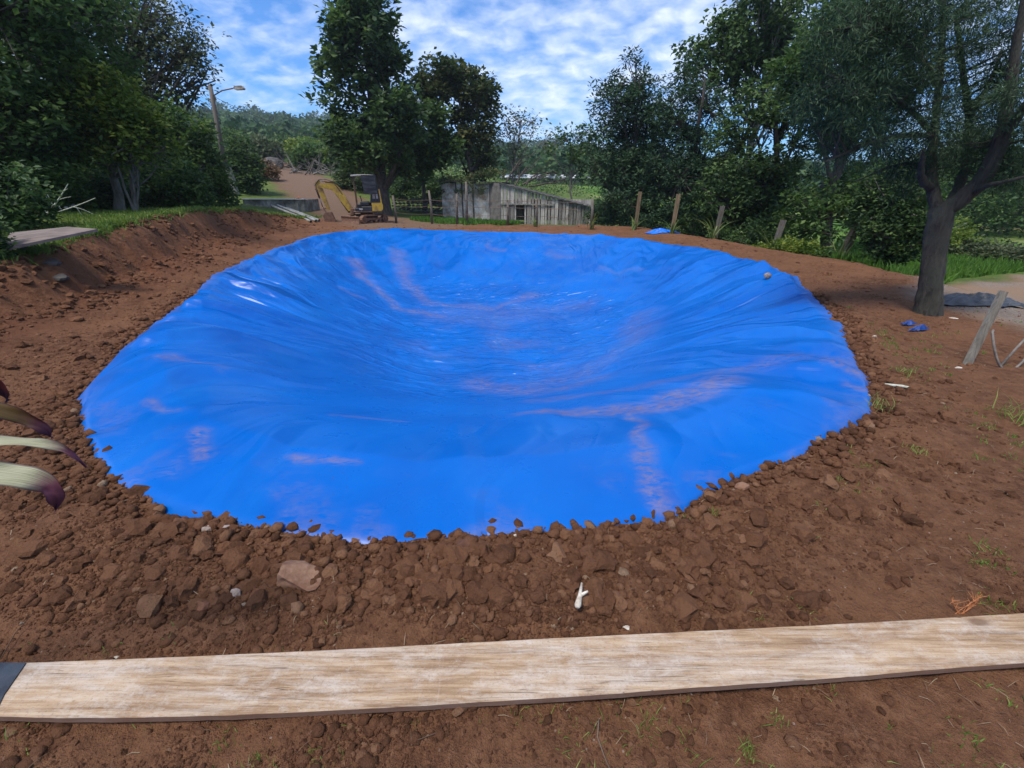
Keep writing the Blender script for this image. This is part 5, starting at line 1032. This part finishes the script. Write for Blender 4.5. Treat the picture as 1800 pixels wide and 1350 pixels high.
# ------------------------------------------------------------------ the plank shed
M_GREYW = wood('silvery shed boards', (.13, .11, .10), (.44, .40, .36), (.10, .08, .06), 2.2, (6, 6, .6), white=.3, objvar=.5)
M_LIME = mat('limewashed panel', (.50, .48, .44), (.72, .69, .64), 2.2, .9, .4, .01, dirt=(.22, .17, .12), objvar=.08)
M_ROOF = mat('blackened roof sheeting', (.03, .028, .025), (.11, .095, .08), 3, .9, .5, .02)
SA, SB = np.array([-.70, 28.3]), np.array([4.75, 27.5]); u_ = (SB - SA) / np.linalg.norm(SB - SA); W_ = np.linalg.norm(SB - SA); nrm_ = np.array([u_[1], -u_[0]])   # faces the pond
sz0 = -.45; shed = thing('plank_shed', 'old shed of grey upright planks with lime washed left part behind the fence', 'shed', (float(SA[0]), float(SA[1]), sz0))
ang_ = math.atan2(u_[1], u_[0]); r_ = np.random.default_rng(801)
def roofz(s_): return 1.83 - .232 * s_
s_ = 0.0
while s_ < W_ - .05:
    bw = r_.uniform(.15, .30); bw = min(bw, W_ - s_); mid_ = s_ + bw / 2; proud = r_.uniform(0, .03); tz = roofz(mid_) - .04 + r_.uniform(-.03, .02)
    c2 = SA + u_ * mid_ + nrm_ * proud; door = .92 < mid_ < 1.50
    if s_ < 3.3:
        low = .72 + r_.uniform(-.02, .02); hh = tz - low; part('board', box((c2[0], c2[1], low + hh / 2), (bw - .035, .024, hh), ang_ + r_.normal(0, .004)), M_GREYW, shed)
        if not door: part('board', box((c2[0] - nrm_[0] * .03, c2[1] - nrm_[1] * .03, (sz0 + low - .02) / 2), (bw - .035, .024, low - .02 - sz0), ang_ + r_.normal(0, .004)), M_GREYW, shed)
    else:
        b0 = sz0 - .1 * (s_ > 4); part('board', box((c2[0], c2[1], (b0 + tz) / 2), (bw - .035, .024, tz - b0), ang_ + r_.normal(0, .01)), M_GREYW, shed)
    s_ += bw + r_.choice([0, .004, .02])
for a_, b2, zz in ((0, 3.3, .70),): part('rail', beam((*(SA + u_ * a_ + nrm_ * .045), zz), (*(SA + u_ * b2 + nrm_ * .045), zz - .03), .03, .07), M_GREYW, shed)
for q in (0.0, .90, 1.52, 3.3, W_): part('wall_post', beam((*(SA + u_ * q - nrm_ * .08), sz0), (*(SA + u_ * q - nrm_ * .08), roofz(q) - .08), .09, .09), M_GREYW, shed)
bkd = 3.0
def shed_roof(p0, p1, z0_, z1_, dp, over=.14):
    """thin pitched sheet with small corrugations"""
    nn = 40; a0 = np.array(p0); a1 = np.array(p1); V = []; u2 = (a1 - a0) / np.linalg.norm(a1 - a0); n2 = np.array([u2[1], -u2[0]])
    for q in range(nn + 1):
        f_ = q / nn; p = a0 + (a1 - a0) * f_; z_ = z0_ + (z1_ - z0_) * f_
        for k_, dd in enumerate((over, -dp)):
            c_ = .018 * math.sin(q * 2.4); V.append((*(p + n2 * dd), z_ + c_)); V.append((*(p + n2 * dd), z_ + c_ - .035))
    F = []
    for q in range(nn): a_ = q * 4; F += [(a_, a_ + 4, a_ + 6, a_ + 2), (a_ + 1, a_ + 3, a_ + 7, a_ + 5), (a_, a_ + 1, a_ + 5, a_ + 4), (a_ + 2, a_ + 6, a_ + 7, a_ + 3)]
    F += [(0, 2, 3, 1), (nn * 4, nn * 4 + 1, nn * 4 + 3, nn * 4 + 2)]
    return np.array(V), [np.array(F)]
part('roof', shed_roof(SA - u_ * .08, SB + u_ * .15, roofz(-.08) + .03, roofz(W_ + .15) + .03, bkd), M_ROOF, shed)
part('back_wall', box(((*((SA + SB) / 2 - nrm_ * bkd), .25)), (W_, .05, 1.3), ang_), M_GREYW, shed)
part('end_wall', box((*(SB - nrm_ * bkd / 2), .05), (.04, bkd, 1.0), ang_), M_GREYW, shed)
part('fascia', beam((*(SA - u_ * .1 + nrm_ * .10), roofz(0) + .0), (*(SB + u_ * .1 + nrm_ * .10), roofz(W_) - .02), .03, .07), M_GREYW, shed)
# limewashed left part, set back a little
LA, LB = np.array([-4.45, 29.7]), np.array([-1.45, 29.1]); ul = (LB - LA) / np.linalg.norm(LB - LA); Wl = np.linalg.norm(LB - LA); nl_ = np.array([ul[1], -ul[0]]); al_ = math.atan2(ul[1], ul[0])
cuts_ = [0, .95, 1.35, 2.05, Wl]
for q in range(4):
    m_ = (cuts_[q] + cuts_[q + 1]) / 2; c2 = LA + ul * m_ + nl_ * (.01 * q % .03); part('wall_panel', box((c2[0], c2[1], .68), (cuts_[q + 1] - cuts_[q] - .05, .06, 2.35), al_), M_LIME, shed)
    pc = LA + ul * cuts_[q + 1] + nl_ * .04; part('wall_post', beam((pc[0], pc[1], -.5), (pc[0], pc[1], 1.9), .08, .10), M_ROOF if q < 3 else M_GREYW, shed)
sm_ = (LB + SA) / 2; dlt = SA - LB; part('side_wall', box((sm_[0], sm_[1], .68), (np.linalg.norm(dlt), .05, 2.35), math.atan2(dlt[1], dlt[0])), mat('side wall with shade in its colour', (.10, .09, .08), (.22, .20, .18), 3, .9), shed)  # side wall coloured darker than the panels; its shade is put into the colour
part('roof', shed_roof(LA - ul * .25, LB + ul * .95, 2.02, 1.90, 2.6, .35), M_ROOF, shed)
for (p_, l_) in ((((LA + SB * 0) - nl_ * 1.3), 2.6),): part('end_wall', box((p_[0], p_[1], .68), (.05, l_, 2.3), al_), M_LIME, shed)
# creeper trailing over the roof
cc_ = []
for q in range(70):
    f_ = r_.random(); p = LA + (LB + ul * .9 - LA) * f_ + nl_ * r_.uniform(-.6, .42); cc_.append((p[0], p[1], 2.05 + r_.uniform(-.12, .28) + .35 * math.exp(-((f_ - .78) / .2) ** 2)))
for q in range(12): f_ = r_.random(); p = LA + (LB - LA) * f_ + nl_ * .40; cc_.append((p[0], p[1], r_.uniform(1.3, 1.9)))
V, F, T = leaves(np.array(cc_), .22, 26, .13, 'leaf', .4, .6, .5, r_)
solo('roof_creeper', (V, F), M_OLIVE, (float(LA[0]), float(LA[1]), 1.9), 'brownish creeper trailing over the roof of the lime washed shed part', 'creeper', attrs=dict(tint=T))
# branches leaning against the roof
r_ = np.random.default_rng(803); bp_ = []
for (a_, b2) in (((0.629, 28.9, 1.76), (2.64, 29.5, 2.561)), ((0.175, 28.9, 1.665), (0.984, 29.6, 2.878)), ((1.046, 28.8, 1.665), (3.505, 29.2, 2.174)), ((-0.35, 29, 1.919), (0.532, 30, 3.211)), ((0.873, 28.9, 1.76), (1.765, 29.5, 2.371))):
    bp_.append(limb(a_, b2, .06, .02, r_, -.15, 8, 6)); e_ = np.array(b2)
    for q in range(6): bp_.append(limb(np.array(a_) + (e_ - a_) * r_.uniform(.3, 1), e_ + r_.normal(0, .45, 3), .02, .006, r_, 0, 5, 4))
solo('fallen_branch', join(*bp_), M_BARK, (0.629, 28.9, 1.76), 'bare dark branches leaning over the plank shed roof', 'branch', smooth=True)

# ------------------------------------------------------------------ stone wall left of the shed, every stone its own
sw = thing('stone_wall', 'low dark dry stone wall left of the shed', 'wall', (-8.0, 31.0, gz(-6.3, 31)))
M_DSTONE = mat('dark basalt stone', (.035, .03, .028), (.13, .11, .095), 3, .95, .6, .02, objvar=.3)
SM = [mesh_data('stone', *[rock(820 + q, 2, (1, .6, .62), .15, 8)[z_] for z_ in (0, 1)], M_DSTONE) for q in range(7)]
r_ = np.random.default_rng(821); zb = sw.location[2] - .12
for row in range(6):
    x_ = -8.1 + r_.uniform(0, .15)
    while x_ < -4.5:
        w2 = r_.uniform(.12, .24); o = link('stone', SM[r_.integers(7)], sw, (x_ + w2 + 8.0, r_.normal(0, .04), zb - sw.location[2] + row * .17 + .05), (r_.normal(0, .2), r_.normal(0, .2), r_.uniform(-.3, .3))); o.scale = (w2 * 1.12, .22, .15); x_ += w2 * 1.9

# ------------------------------------------------------------------ light pole, trough wall, pipes, panels on the left
px0, py0 = -17.175, 29.0; pz = gz(px0, py0)
lp = thing('light_pole', 'tall wooden light pole on a pale concrete stub with one street lamp arm', 'light pole', (px0, py0, pz))
M_CONC = mat('pale stained concrete', (.26, .25, .22), (.46, .44, .40), 3, .9, .4, .01, dirt=(.12, .11, .09), dirt_amt=.6)
M_POLE = mat('dark pole timber', (.07, .055, .045), (.17, .14, .115), 6, .9, .5, .01, stretch=(1, 1, .15))
part('concrete_stub', beam((px0 + .1, py0, pz - .2), (px0 - .05, py0, 2.75), .26, .26), M_CONC, lp)
part('pole_shaft', tube([(px0 - .28, py0 + .05, 1.9), (px0 - .12, py0 + .05, 4.5), (px0 + .08, py0 + .02, 6.9)], [.15, .13, .105], 12), M_POLE, lp, True)
part('lamp_arm', tube([(px0 + .08, py0, 6.35), (px0 + .7, py0, 6.62), (px0 + 1.45, py0, 6.74)], .032, 8), M_STEEL, lp, True)
part('lamp_head', extrude([(px0 + 1.4, 6.70), (px0 + 1.5, 6.64), (px0 + 1.95, 6.66), (px0 + 2.0, 6.72), (px0 + 1.9, 6.84), (px0 + 1.5, 6.82)], py0 - .12, py0 + .12), M_GREYP, lp)
part('insulator_bracket', join(beam((px0 - .12, py0, 6.2), (px0 + .26, py0, 6.2), .05, .05), tube([(px0 + .2, py0, 6.2), (px0 + .2, py0, 6.36)], .04, 8)), M_STEEL, lp)
def wire(name, a_, b2, sag, label, r=.012, sides=5):
    t_ = np.linspace(0, 1, 24)[:, None]; P_ = np.array(a_) + (np.array(b2) - np.array(a_)) * t_; P_[:, 2] -= sag * 4 * (t_ * (1 - t_))[:, 0]
    solo(name, tube(P_, r, sides), M_BLKP, tuple(P_[0]), label, 'wire')
wire('overhead_wire', (px0 + .2, py0, 6.3), (-9.286, 30.5, 3.808), .35, 'thin black overhead wire running from the light pole down behind the tall tree')
wire('overhead_wire', (px0, py0, 6.6), (-34, 27.5, 7.4), .5, 'thin overhead wire running from the light pole off to the left')
tw = (-14.462, 25, 0.961); te = (-11.214, 25, 0.961); tzt = 1.02; tzb = .1
tro = thing('concrete_trough', 'long low concrete trough beside the dirt road left of the excavator', 'trough', (te[0], te[1], gz(te[0], te[1])))
part('front_wall', box(((tw[0] + te[0]) / 2, 25, (tzt + tzb) / 2), (te[0] - tw[0], .14, tzt - tzb)), M_CONC, tro)
part('end_wall', box((te[0] + .005, 25.9, (tzt + tzb) / 2 - .003), (.14, 1.66, tzt - tzb)), M_CONC, tro)
part('rear_wall', box(((tw[0] + te[0]) / 2, 26.8, (tzt + tzb) / 2), (te[0] - tw[0], .14, tzt - tzb)), M_CONC, tro)
for q in range(3): part('buttress', box((te[0] - .35 - q * .75, 24.88, .52), (.12, .10, .82)), M_CONC, tro)
part('coping', box(((tw[0] + te[0]) / 2, 24.99, tzt + .025), (te[0] - tw[0] + .12, .24, .05)), mat('pale coping', (.45, .44, .41), (.62, .60, .56), 3, .9), tro)
stone('clay_pot', (te[0] - .25, 25.0), .11, (1, 1, .9), 841, 'small terracotta lump on the end of the concrete trough', mat('terracotta', (.35, .14, .07), (.5, .2, .1), 9, .9), 'pot', dz=tzt - gz(te[0] - .25, 25.0) + .04)
M_PIPE = mat('grey pipe', (.24, .26, .27), (.36, .38, .38), 4, .55, dirt=(.14, .12, .08))
def pipe(a_, b2, r, label): solo('long_pipe', join(tube([a_, b2], r, 12, False), tube([np.array(a_) + 1e-3, b2], r * .86, 12, False)), M_PIPE, a_, label, 'pipe', 'grey pipes lying on the grass slope', smooth=True)
for q, (a_, b2, lab) in enumerate([((-12.158, 23.4, 0.763), (-9.224, 20.9, 0.006), 'grey pipe lying nearest the pond in the trio on the grass slope'), ((-11.966, 23.6, 0.783), (-9.113, 21.2, 0.008), 'middle grey pipe of the trio on the grass slope'), ((-11.404, 23.4, 0.657), (-9.135, 21.6, 0.054), 'grey pipe lying nearest the trough in the trio on the grass slope')]):
    a2 = (a_[0], a_[1], max(a_[2], gz(a_[0], a_[1]) + .07)); b3 = (b2[0], b2[1], max(b2[2], gz(b2[0], b2[1]) + .07)); pipe(a2, b3, .06, lab)
q1, q2, q3, q4 = (-6.738, 5.866), (-5.986, 6.531), (-6.533, 6.666), (-7.623, 6.85)
def slab(cs, th2): 
    V = [(x, y, z) for x, y, z in cs] + [(x, y, z - th2) for x, y, z in cs]; n = len(cs); return np.array(V), [np.array([(0, 1, 2, 3), (7, 6, 5, 4)] + [(k, k + 4, (k + 1) % 4 + 4, (k + 1) % 4) for k in range(4)])]
solo('weathered_board', slab([(*q1, .87), (*q2, 1.06), (*q3, 1.08), (*q4, .98)], .035), mat('sun bleached panel', (.11, .08, .065), (.20, .15, .125), 3, .85, .4, .01, stretch=(1, 5, 1)), (*q1, .75), 'flat weathered brown wooden board lying raised on the lawn', 'board')
for (xx, yy, lb_) in ((q1[0] + .35, q1[1] + .25, 'dark block under the left end of the weathered board on the lawn'), (q2[0] - .6, q2[1] - .25, 'dark block under the pointed right end of the weathered board on the lawn')): stone('support_block', (xx, yy), .09, (1.3, 1, .7), 851, lb_, M_DSTONE, 'block', group='blocks under the lawn board')
g1 = np.array([(-12.979, 13.2, 1.143), (-12.567, 13.3, 1.185), (-12.034, 12.9, 0.887), (-12.264, 12.5, 0.808)])
solo('grey_sheet', slab([tuple(p) for p in g1[::-1]], .02), mat('slate grey sheet', (.10, .125, .14), (.17, .195, .21), 3, .6), tuple(g1[3]), 'slate grey sheet leaning in the weeds at the back of the lawn', 'sheet')
# dead wood
def deadwood(name, a_, spread, n, ln, rr, label, seed, material=None, zz=1.0):
    r_ = np.random.default_rng(seed); ps = []; a_ = np.array(a_)
    for _ in range(n):
        o_ = a_ + np.array([r_.normal(0, spread), r_.normal(0, spread * .5), 0]); o_[2] = gz(o_[0], o_[1]) + .02; d_ = np.array([r_.normal(), r_.normal() * .5, abs(r_.normal(.35, .4)) * zz]); d_ /= np.linalg.norm(d_)
        e_ = o_ + d_ * ln * r_.uniform(.5, 1.2); ps.append(limb(o_, e_, rr * r_.uniform(.6, 1.2), rr * .3, r_, .1, 6, 5))
        for _ in range(2): m_ = o_ + (e_ - o_) * r_.uniform(.4, .9); ps.append(limb(m_, m_ + d_ * ln * .3 + r_.normal(0, ln * .16, 3), rr * .4, rr * .15, r_, 0, 4, 4))
    solo(name, join(*ps), material or M_BARKG, (a_[0], a_[1], gz(a_[0], a_[1])), label, 'branches', smooth=True)
deadwood('branch_pile', (-18.662, 46, 3.098), 1.6, 34, 2.2, .07, 'grey heap of dead branches on the slope above the dirt road', 861)
deadwood('branch_pile', (-24.46, 52, 3.515), 1.6, 16, 2.0, .08, 'dark tangle of dead wood further left on the slope', 862, M_BARK)
deadwood('dead_branch', (-10.288, 10.2, 1.119), .25, 5, 1.0, .022, 'pale bare forked branch sticking up left of the grey sheet', 863, M_PALESTICK, 1.6)
deadwood('dead_branch', (-11.309, 17, 1.318), .5, 6, 1.5, .022, 'bare grey branches among the bushes near the pole', 864, M_BARKG, 1.3)
stone('boulder', (-25.052, 50, 3.759)[:2], 1.0, (1.4, .8, .8), 865, 'dark boulder like mound on the slope behind the road', M_DSTONE, 'boulder')
bush('dark_thicket', 'dark olive thicket behind the stone wall', *(-7.242, 37, 1.805)[:2], 5.0, 2.6, 150, 40, .22, M_DARK, 881, crad=.5, cat='thicket')
bush('dark_thicket', 'dark thicket on the slope right behind the excavator', *(-11.878, 38, 2.224)[:2], 4.5, 1.9, 130, 40, .22, M_OLIVE, 882, crad=.45, cat='thicket')
bush('dry_shrub', 'orange brown dry shrub beside the top of the dirt road', *(-19.902, 38, 2.1)[:2], 2.6, 1.5, 60, 34, .2, M_DRY, 866, crad=.35, cat='shrub')
# long pale roof in the far field
a_, b2 = (-1.87, 78, 3.387), (14.966, 78, 3.303); fr = thing('far_shed', 'long low building with a white roof far off in the field behind the shed', 'building', (a_[0], 78, a_[2] - 1.4))
part('roof', slab([(a_[0], 77, a_[2] - .25), (b2[0], 77, b2[2] - .25), (b2[0], 79, b2[2] + .25), (a_[0], 79, a_[2] + .25)], .1), mat('white sheet roof', (.6, .62, .64), (.75, .76, .78), 3, .6), fr)
part('wall', box(((a_[0] + b2[0]) / 2, 78, a_[2] - 1.1), (b2[0] - a_[0] - .4, 1.6, 1.5)), M_ROOF, fr)

# ------------------------------------------------------------------ fences and posts
wf = thing('wire_fence', 'wire fence on slim posts in the grass in front of the shed', 'fence', (-5.6, 22.9, gz(-5.6, 22.9)))
FP = [(-6.0, 23.6, 1.25), (-3.92, 22.3, 1.5), (-2.65, 22.0, 1.35), (-2.15, 21.7, 1.85), (-.2, 21.2, 1.1), (1.10, 20.6, 1.15), (3.38, 19.4, 1.2)]
for x_, y_, h_ in FP:
    z_ = gz(x_, y_); part('fence_post', tube([(x_, y_, z_ - .1), (x_ + .02, y_, z_ + h_ * .5), (x_ + random.Random(x_).uniform(-.06, .06), y_, z_ + h_)], [.062, .058, .05], 8), M_POSTGREY, wf, True)
for hh in (.45, .80, 1.08):
    P_ = []
    for (x0, y0, h0), (x1, y1, h1) in zip(FP[:-1], FP[1:]):
        for f_ in (0, .25, .5, .75): P_.append((x0 + (x1 - x0) * f_, y0 + (y1 - y0) * f_ - .06, gz(x0, y0) * (1 - f_) + gz(x1, y1) * f_ + hh - .05 * math.sin(f_ * math.pi)))
    part('wire', tube(P_, .008, 4), M_STEEL, wf)
RP = [((5.098, 18.659), 1.42, .02, 'M', 'square brown post left of the blue scrap behind the pond'), ((6.011, 16.9), 1.35, .03, 'M', 'dark post right of the blue scrap behind the pond'), ((7.20, 15.9), 1.22, .06, 'G', 'weathered post with a leafy stem, third from the left in the right hand row'),
      ((8.05, 13.7), 1.08, .12, 'G', 'grey post half hidden by a pale strap leaved plant on the mound'), ((8.52, 11.5), 1.18, .26, 'T', 'thick tan square post leaning right, nearest of the row')]
for (x_, y_), h_, ln_, k_, lab in RP:
    z_ = gz(x_, y_); wd2 = .15 if k_ == 'T' else .12
    o = solo('wooden_post', beam((x_ - .02, y_, z_ - .15), (x_ + ln_, y_ + .02, z_ + h_), wd2, wd2), M_POSTTAN if k_ != 'G' else M_POSTGREY, (x_, y_, z_), lab, 'post', 'row of posts behind the pond')
def straps(name, x, y, n, ln, wd, label, material, seed, group=None, spread=.05, cat='plant', up=1.0, zb=0.0):
    r_ = np.random.default_rng(seed); z0 = gz(x, y) + zb; ps = []; tt = []
    for q in range(n):
        a_ = r_.uniform(0, 2 * np.pi); L_ = ln * r_.uniform(.6, 1.15); k_ = r_.uniform(.25, .9); d_ = np.array([math.cos(a_), math.sin(a_)]); sd = np.array([-d_[1], d_[0], 0]); o_ = np.array([x, y, z0]) + np.array([r_.normal(0, spread), r_.normal(0, spread), 0]); V = []
        m_ = 7
        for s2 in range(m_):
            f_ = s2 / (m_ - 1); hor = L_ * k_ * f_ ** 1.5; ver = L_ * up * (f_ - .55 * k_ * f_ ** 2.4); p = o_ + np.array([d_[0] * hor, d_[1] * hor, ver]); w2 = wd * (math.sin(math.pi * min(1, f_ * .9 + .12)) ** .8) * (.4 + .6 * (1 - f_)) + .002
            V += [p - sd * w2, p - np.array([0, 0, w2 * .35]), p + sd * w2]
        F = []
        for s2 in range(m_ - 1): b0 = s2 * 3; F += [(b0, b0 + 1, b0 + 4, b0 + 3), (b0 + 1, b0 + 2, b0 + 5, b0 + 4)]
        ps.append((np.array(V), [np.array(F)])); tt.append(np.full(len(V), r_.uniform(.1, 1)))
    return solo(name, join(*ps), material, (x, y, z0), label, cat, group, attrs=dict(tint=np.concatenate(tt)))
M_STRAPL = leaf_mat('pale strap leaves', (.06, .11, .025), (.14, .20, .05), (.30, .33, .12), .5, .35)
SG = 'strap leaved plants at the feet of the posts'
for q, (x_, y_, n_, l_, lab) in enumerate([(4.95, 18.55, 9, .75, 'tufted plant at the foot of the first brown post'), (5.95, 16.75, 8, .8, 'tufted plant at the foot of the dark second post'), (7.05, 15.7, 13, 1.15, 'tall strap leaved plant at the third post'), (7.92, 13.5, 14, 1.05, 'pale strap leaved plant leaning on the mound crest'), (8.42, 11.3, 13, .85, 'strap leaved plant round the leaning tan post'), (3.35, 19.2, 10, .95, 'thin tall weed at the right corner of the shed'), (1.0, 20.4, 7, .6, 'weed at the fence post before the shed door')]):
    straps('strap_plant', x_, y_, n_, l_, .028, lab, M_STRAPL, 871 + q, SG)
# weeds and tufts on the bare soil
for q, (p_, n_, h_, sp, lab, dry) in enumerate([
    ((2.876, 2.973), 40, .16, .06, 'dry bleached grass tuft at the right corner of the blue sheet', .5), ((3.596, 3.566), 34, .10, .05, 'small green tuft above the fallen pale stick', .1),
    ((3.847, 2.793), 60, .22, .06, 'bushy grass tuft cut by the right picture edge', .35), ((2.316, 1.554), 36, .05, .03, 'bright green tuft on the bare soil at right', 0.0),
    ((2.21, 1.467), 20, .04, .02, 'tiny green tuft just below the bright green tuft', .1), ((0.914, 1.737), 26, .05, .025, 'small weed right of the near sheet hem', .1), ((1.065, 1.762), 16, .05, .02, 'small curled weed further right of the near sheet hem', .2),
    ((1.453, 1.64), 20, .04, .02, 'lone dark green weed in the middle of the right soil', 0.0), ((1.234, 1.242), 22, .035, .02, 'small weed with a white stalk above the board', .1), ((2.642, 2.358), 18, .06, .03, 'dry wisp of grass on the soil right of the pond', .5),
    ((2.041, 1.27), 26, .04, .03, 'flat green weed behind the orange dried plant', .1), ((0.435, 0.824), 30, .05, .03, 'grass tuft growing under the lower edge of the board', .1), ((0.879, 0.824), 16, .025, .012, 'small round leaved weed below the board at right', 0.0),
    ((-0.769, 0.706), 24, .03, .016, 'tiny green tuft at the bottom left below the board', 0.0), ((0.191, 0.697), 40, .035, .05, 'low grass patch at the bottom edge of the view', .1), ((0.738, 0.733), 16, .06, .012, 'long grass blades at the bottom edge, right of centre', .2),
    ((2.181, 2.358), 24, .05, .04, 'weeds scattered below the torn corner of the blue sheet', .3), ((1.686, 2.358), 10, .07, .012, 'single upright grass sprig at the sheet hem', .5)]):
    n_ = max(n_, 40); tuft('grass_tuft', p_[0], p_[1], n_, h_, sp, lab, dry=dry, wd=.0012 + .0005 * math.hypot(*p_), lean=.75)
ox, oy = (1.86, 1.208); r_ = np.random.default_rng(881); ps = []
for q in range(7):
    a_ = r_.uniform(-.3, math.pi + .3); o_ = np.array(gp(ox + r_.normal(0, .01), oy)); e_ = o_ + np.array([math.cos(a_) * .08, .03 * math.sin(a_), r_.uniform(.05, .10)]); ps.append(limb(o_, e_, .0016, .0010, r_, .2, 6, 5))
    for _ in range(7): m_ = o_ + (e_ - o_) * r_.uniform(.35, 1); ps.append(limb(m_, m_ + np.array([r_.normal(0, .016), r_.normal(0, .012), r_.uniform(0, .028)]), .0011, .0006, r_, 0, 4, 4))
solo('dried_plant', join(*ps), mat('orange dried stems', (.36, .12, .04), (.55, .22, .08), 30, .8), gp(ox, oy), 'little orange dried branching plant at the upper edge of the board, at right', 'dried plant')

# ------------------------------------------------------------------ striped cordyline leaves reaching in from the left
cz = gz(-1.95, .85); cd = thing('cordyline_plant', 'cordyline plant whose pale striped and dark burgundy leaves reach in at the left edge', 'plant', (-1.95, .85, cz))
part('stem', tube([(-1.95, .85, cz - .05), (-1.90, .86, .5), (-1.80, .88, .90)], [.016, .014, .011], 8), M_BARKG, cd, True)
def leafm(name, base_, tipc, mid_, streak):
    m, t, b = new_mat(name); a = t.nodes.new('ShaderNodeAttribute'); a.attribute_name = 'along'; s2 = t.nodes.new('ShaderNodeAttribute'); s2.attribute_name = 'across'
    n_ = noise(t, coords(t), 14, 4, .6)
    cm = t.nodes.new('ShaderNodeCombineXYZ'); t.links.new(math_node(t, 'MULTIPLY', s2.outputs['Fac'], 11), cm.inputs[0]); t.links.new(math_node(t, 'MULTIPLY', a.outputs['Fac'], 1.6), cm.inputs[1])
    st = ramp(t, noise(t, cm.outputs[0], 1.6, 4, .6), [(.35, 0.0), (.6, 1.0)])
    c = mixc(t, st, base_, streak); f = math_node(t, 'ADD', a.outputs['Fac'], math_node(t, 'MULTIPLY', math_node(t, 'SUBTRACT', n_, .5), .35))
    c = mixc(t, ramp(t, f, [(.52, 0.0), (.74, 1.0)]), c, mid_); c = mixc(t, ramp(t, f, [(.78, 0.0), (.92, 1.0)]), c, tipc)
    ed = ramp(t, math_node(t, 'ABSOLUTE', s2.outputs['Fac']), [(.82, 0.0), (.98, .85)]); c = mixc(t, ed, c, tipc)
    t.links.new(c, b.inputs['Base Color']); b.inputs['Roughness'].default_value = .55; b.inputs['Specular IOR Level'].default_value = .25
    bump(t, b, noise(t, cm.outputs[0], 3.5, 3, .5), .25, .002); return m
PAL = leafm('pale striped leaf', (.15, .15, .075), (.04, .010, .028), (.16, .05, .07), (.36, .34, .22)); BUR = leafm('burgundy leaf', (.075, .035, .010), (.03, .006, .022), (.06, .012, .018), (.11, .07, .018)); RED = leafm('dark red leaf', (.05, .008, .010), (.02, .004, .015), (.06, .01, .012), (.09, .015, .012))
def cleaf(pts, wds, material, up, label, wave=.008, twist=0.0):
    P_ = np.array(pts, float); k0 = np.linspace(0, 1, len(P_)); k1 = np.linspace(0, 1, 34); Q = np.stack([np.interp(k1, k0, P_[:, q]) for q in range(3)], 1)
    for _ in range(5): Q[1:-1] = .25 * Q[:-2] + .5 * Q[1:-1] + .25 * Q[2:]
    W2 = np.interp(k1, k0, wds); T_ = np.gradient(Q, axis=0); T_ /= np.linalg.norm(T_, axis=1)[:, None]; V, al, ac = [], [], []; up = np.array(up, float)
    for q in range(34):
        a_ = twist * k1[q]; S2 = np.cross(T_[q], up); S2 /= np.linalg.norm(S2); N2 = np.cross(S2, T_[q]); S3 = S2 * math.cos(a_) + N2 * math.sin(a_); N3 = np.cross(S3, T_[q])
        for v in np.linspace(-1, 1, 9): V.append(Q[q] + S3 * W2[q] * v + N3 * (W2[q] * .35 * v * v + wave * math.sin(k1[q] * 15 + v * 1.5) * abs(v) ** 1.5)); al.append(k1[q]); ac.append(v)
    i = np.arange(33)[:, None] * 9; j = np.arange(8)[None]; F = [np.stack([i + j, i + j + 1, i + 9 + j + 1, i + 9 + j], -1).reshape(-1, 4)]
    o = part('leaf', (np.array(V), F), material, cd, True, dict(along=al, across=ac)); o['label'] = label
UPV = (0, -.75, .65)
cleaf([(-1.80, .88, .90), (-1.309, 0.92, 1.228), (-1.254, 0.93, 1.202), (-1.24, 0.94, 1.16), (-1.258, 0.95, 1.116)], [.012, .030, .030, .018, .001], RED, UPV, 'topmost dark red leaf tip')
cleaf([(-1.80, .88, .88), (-1.416, 0.95, 1.124), (-1.356, 0.98, 1.084), (-1.308, 1.0, 1.045), (-1.266, 1.0, 1.01), (-1.258, 1.0, 0.977)], [.012, .018, .019, .020, .012, .001], BUR, UPV, 'olive and burgundy leaf above the pale ones')
cleaf([(-1.80, .88, .86), (-1.393, 0.9, 1.031), (-1.31, 0.92, 1.017), (-1.224, 0.93, 1.007), (-1.172, 0.94, 0.987), (-1.163, 0.95, 0.955), (-1.146, 0.95, 0.915)], [.012, .020, .019, .014, .008, .006, .001], PAL, UPV, 'pale leaf with a red hanging tip', wave=.010, twist=.8)
cleaf([(-1.80, .88, .82), (-1.344, 0.84, 0.989), (-1.271, 0.86, 0.963), (-1.207, 0.87, 0.942), (-1.176, 0.88, 0.913), (-1.172, 0.88, 0.873), (-1.201, 0.88, 0.826)], [.012, .026, .031, .029, .022, .012, .001], PAL, UPV, 'broad pale leaf with a drooping purple tip', wave=.013, twist=.6)
cleaf([(-1.80, .88, .88), (-1.95, .8, 1.05), (-2.1, .7, 1.05), (-2.25, .6, .9)], [.012, .03, .03, .001], BUR, (0, 0, 1), 'leaf turned away to the left')
cleaf([(-1.80, .88, .88), (-1.9, 1.0, 1.1), (-2.0, 1.15, 1.15), (-2.1, 1.3, 1.05)], [.012, .03, .03, .001], RED, (0, 0, 1), 'leaf turned away behind')

# ------------------------------------------------------------------ thin air over the valley
hm = bpy.data.materials.new('thin haze'); hm.use_nodes = True; ht = hm.node_tree; ht.nodes.clear()
pv = ht.nodes.new('ShaderNodeVolumePrincipled'); pv.inputs['Color'].default_value = (.80, .88, 1.0, 1); pv.inputs['Density'].default_value = .00045; pv.inputs['Anisotropy'].default_value = .2
ho = ht.nodes.new('ShaderNodeOutputMaterial'); ht.links.new(pv.outputs[0], ho.inputs['Volume'])
tag(link('haze', mesh_data('haze', *box((0, 0, 29), (3200, 3200, 90)), hm)), kind='stuff')
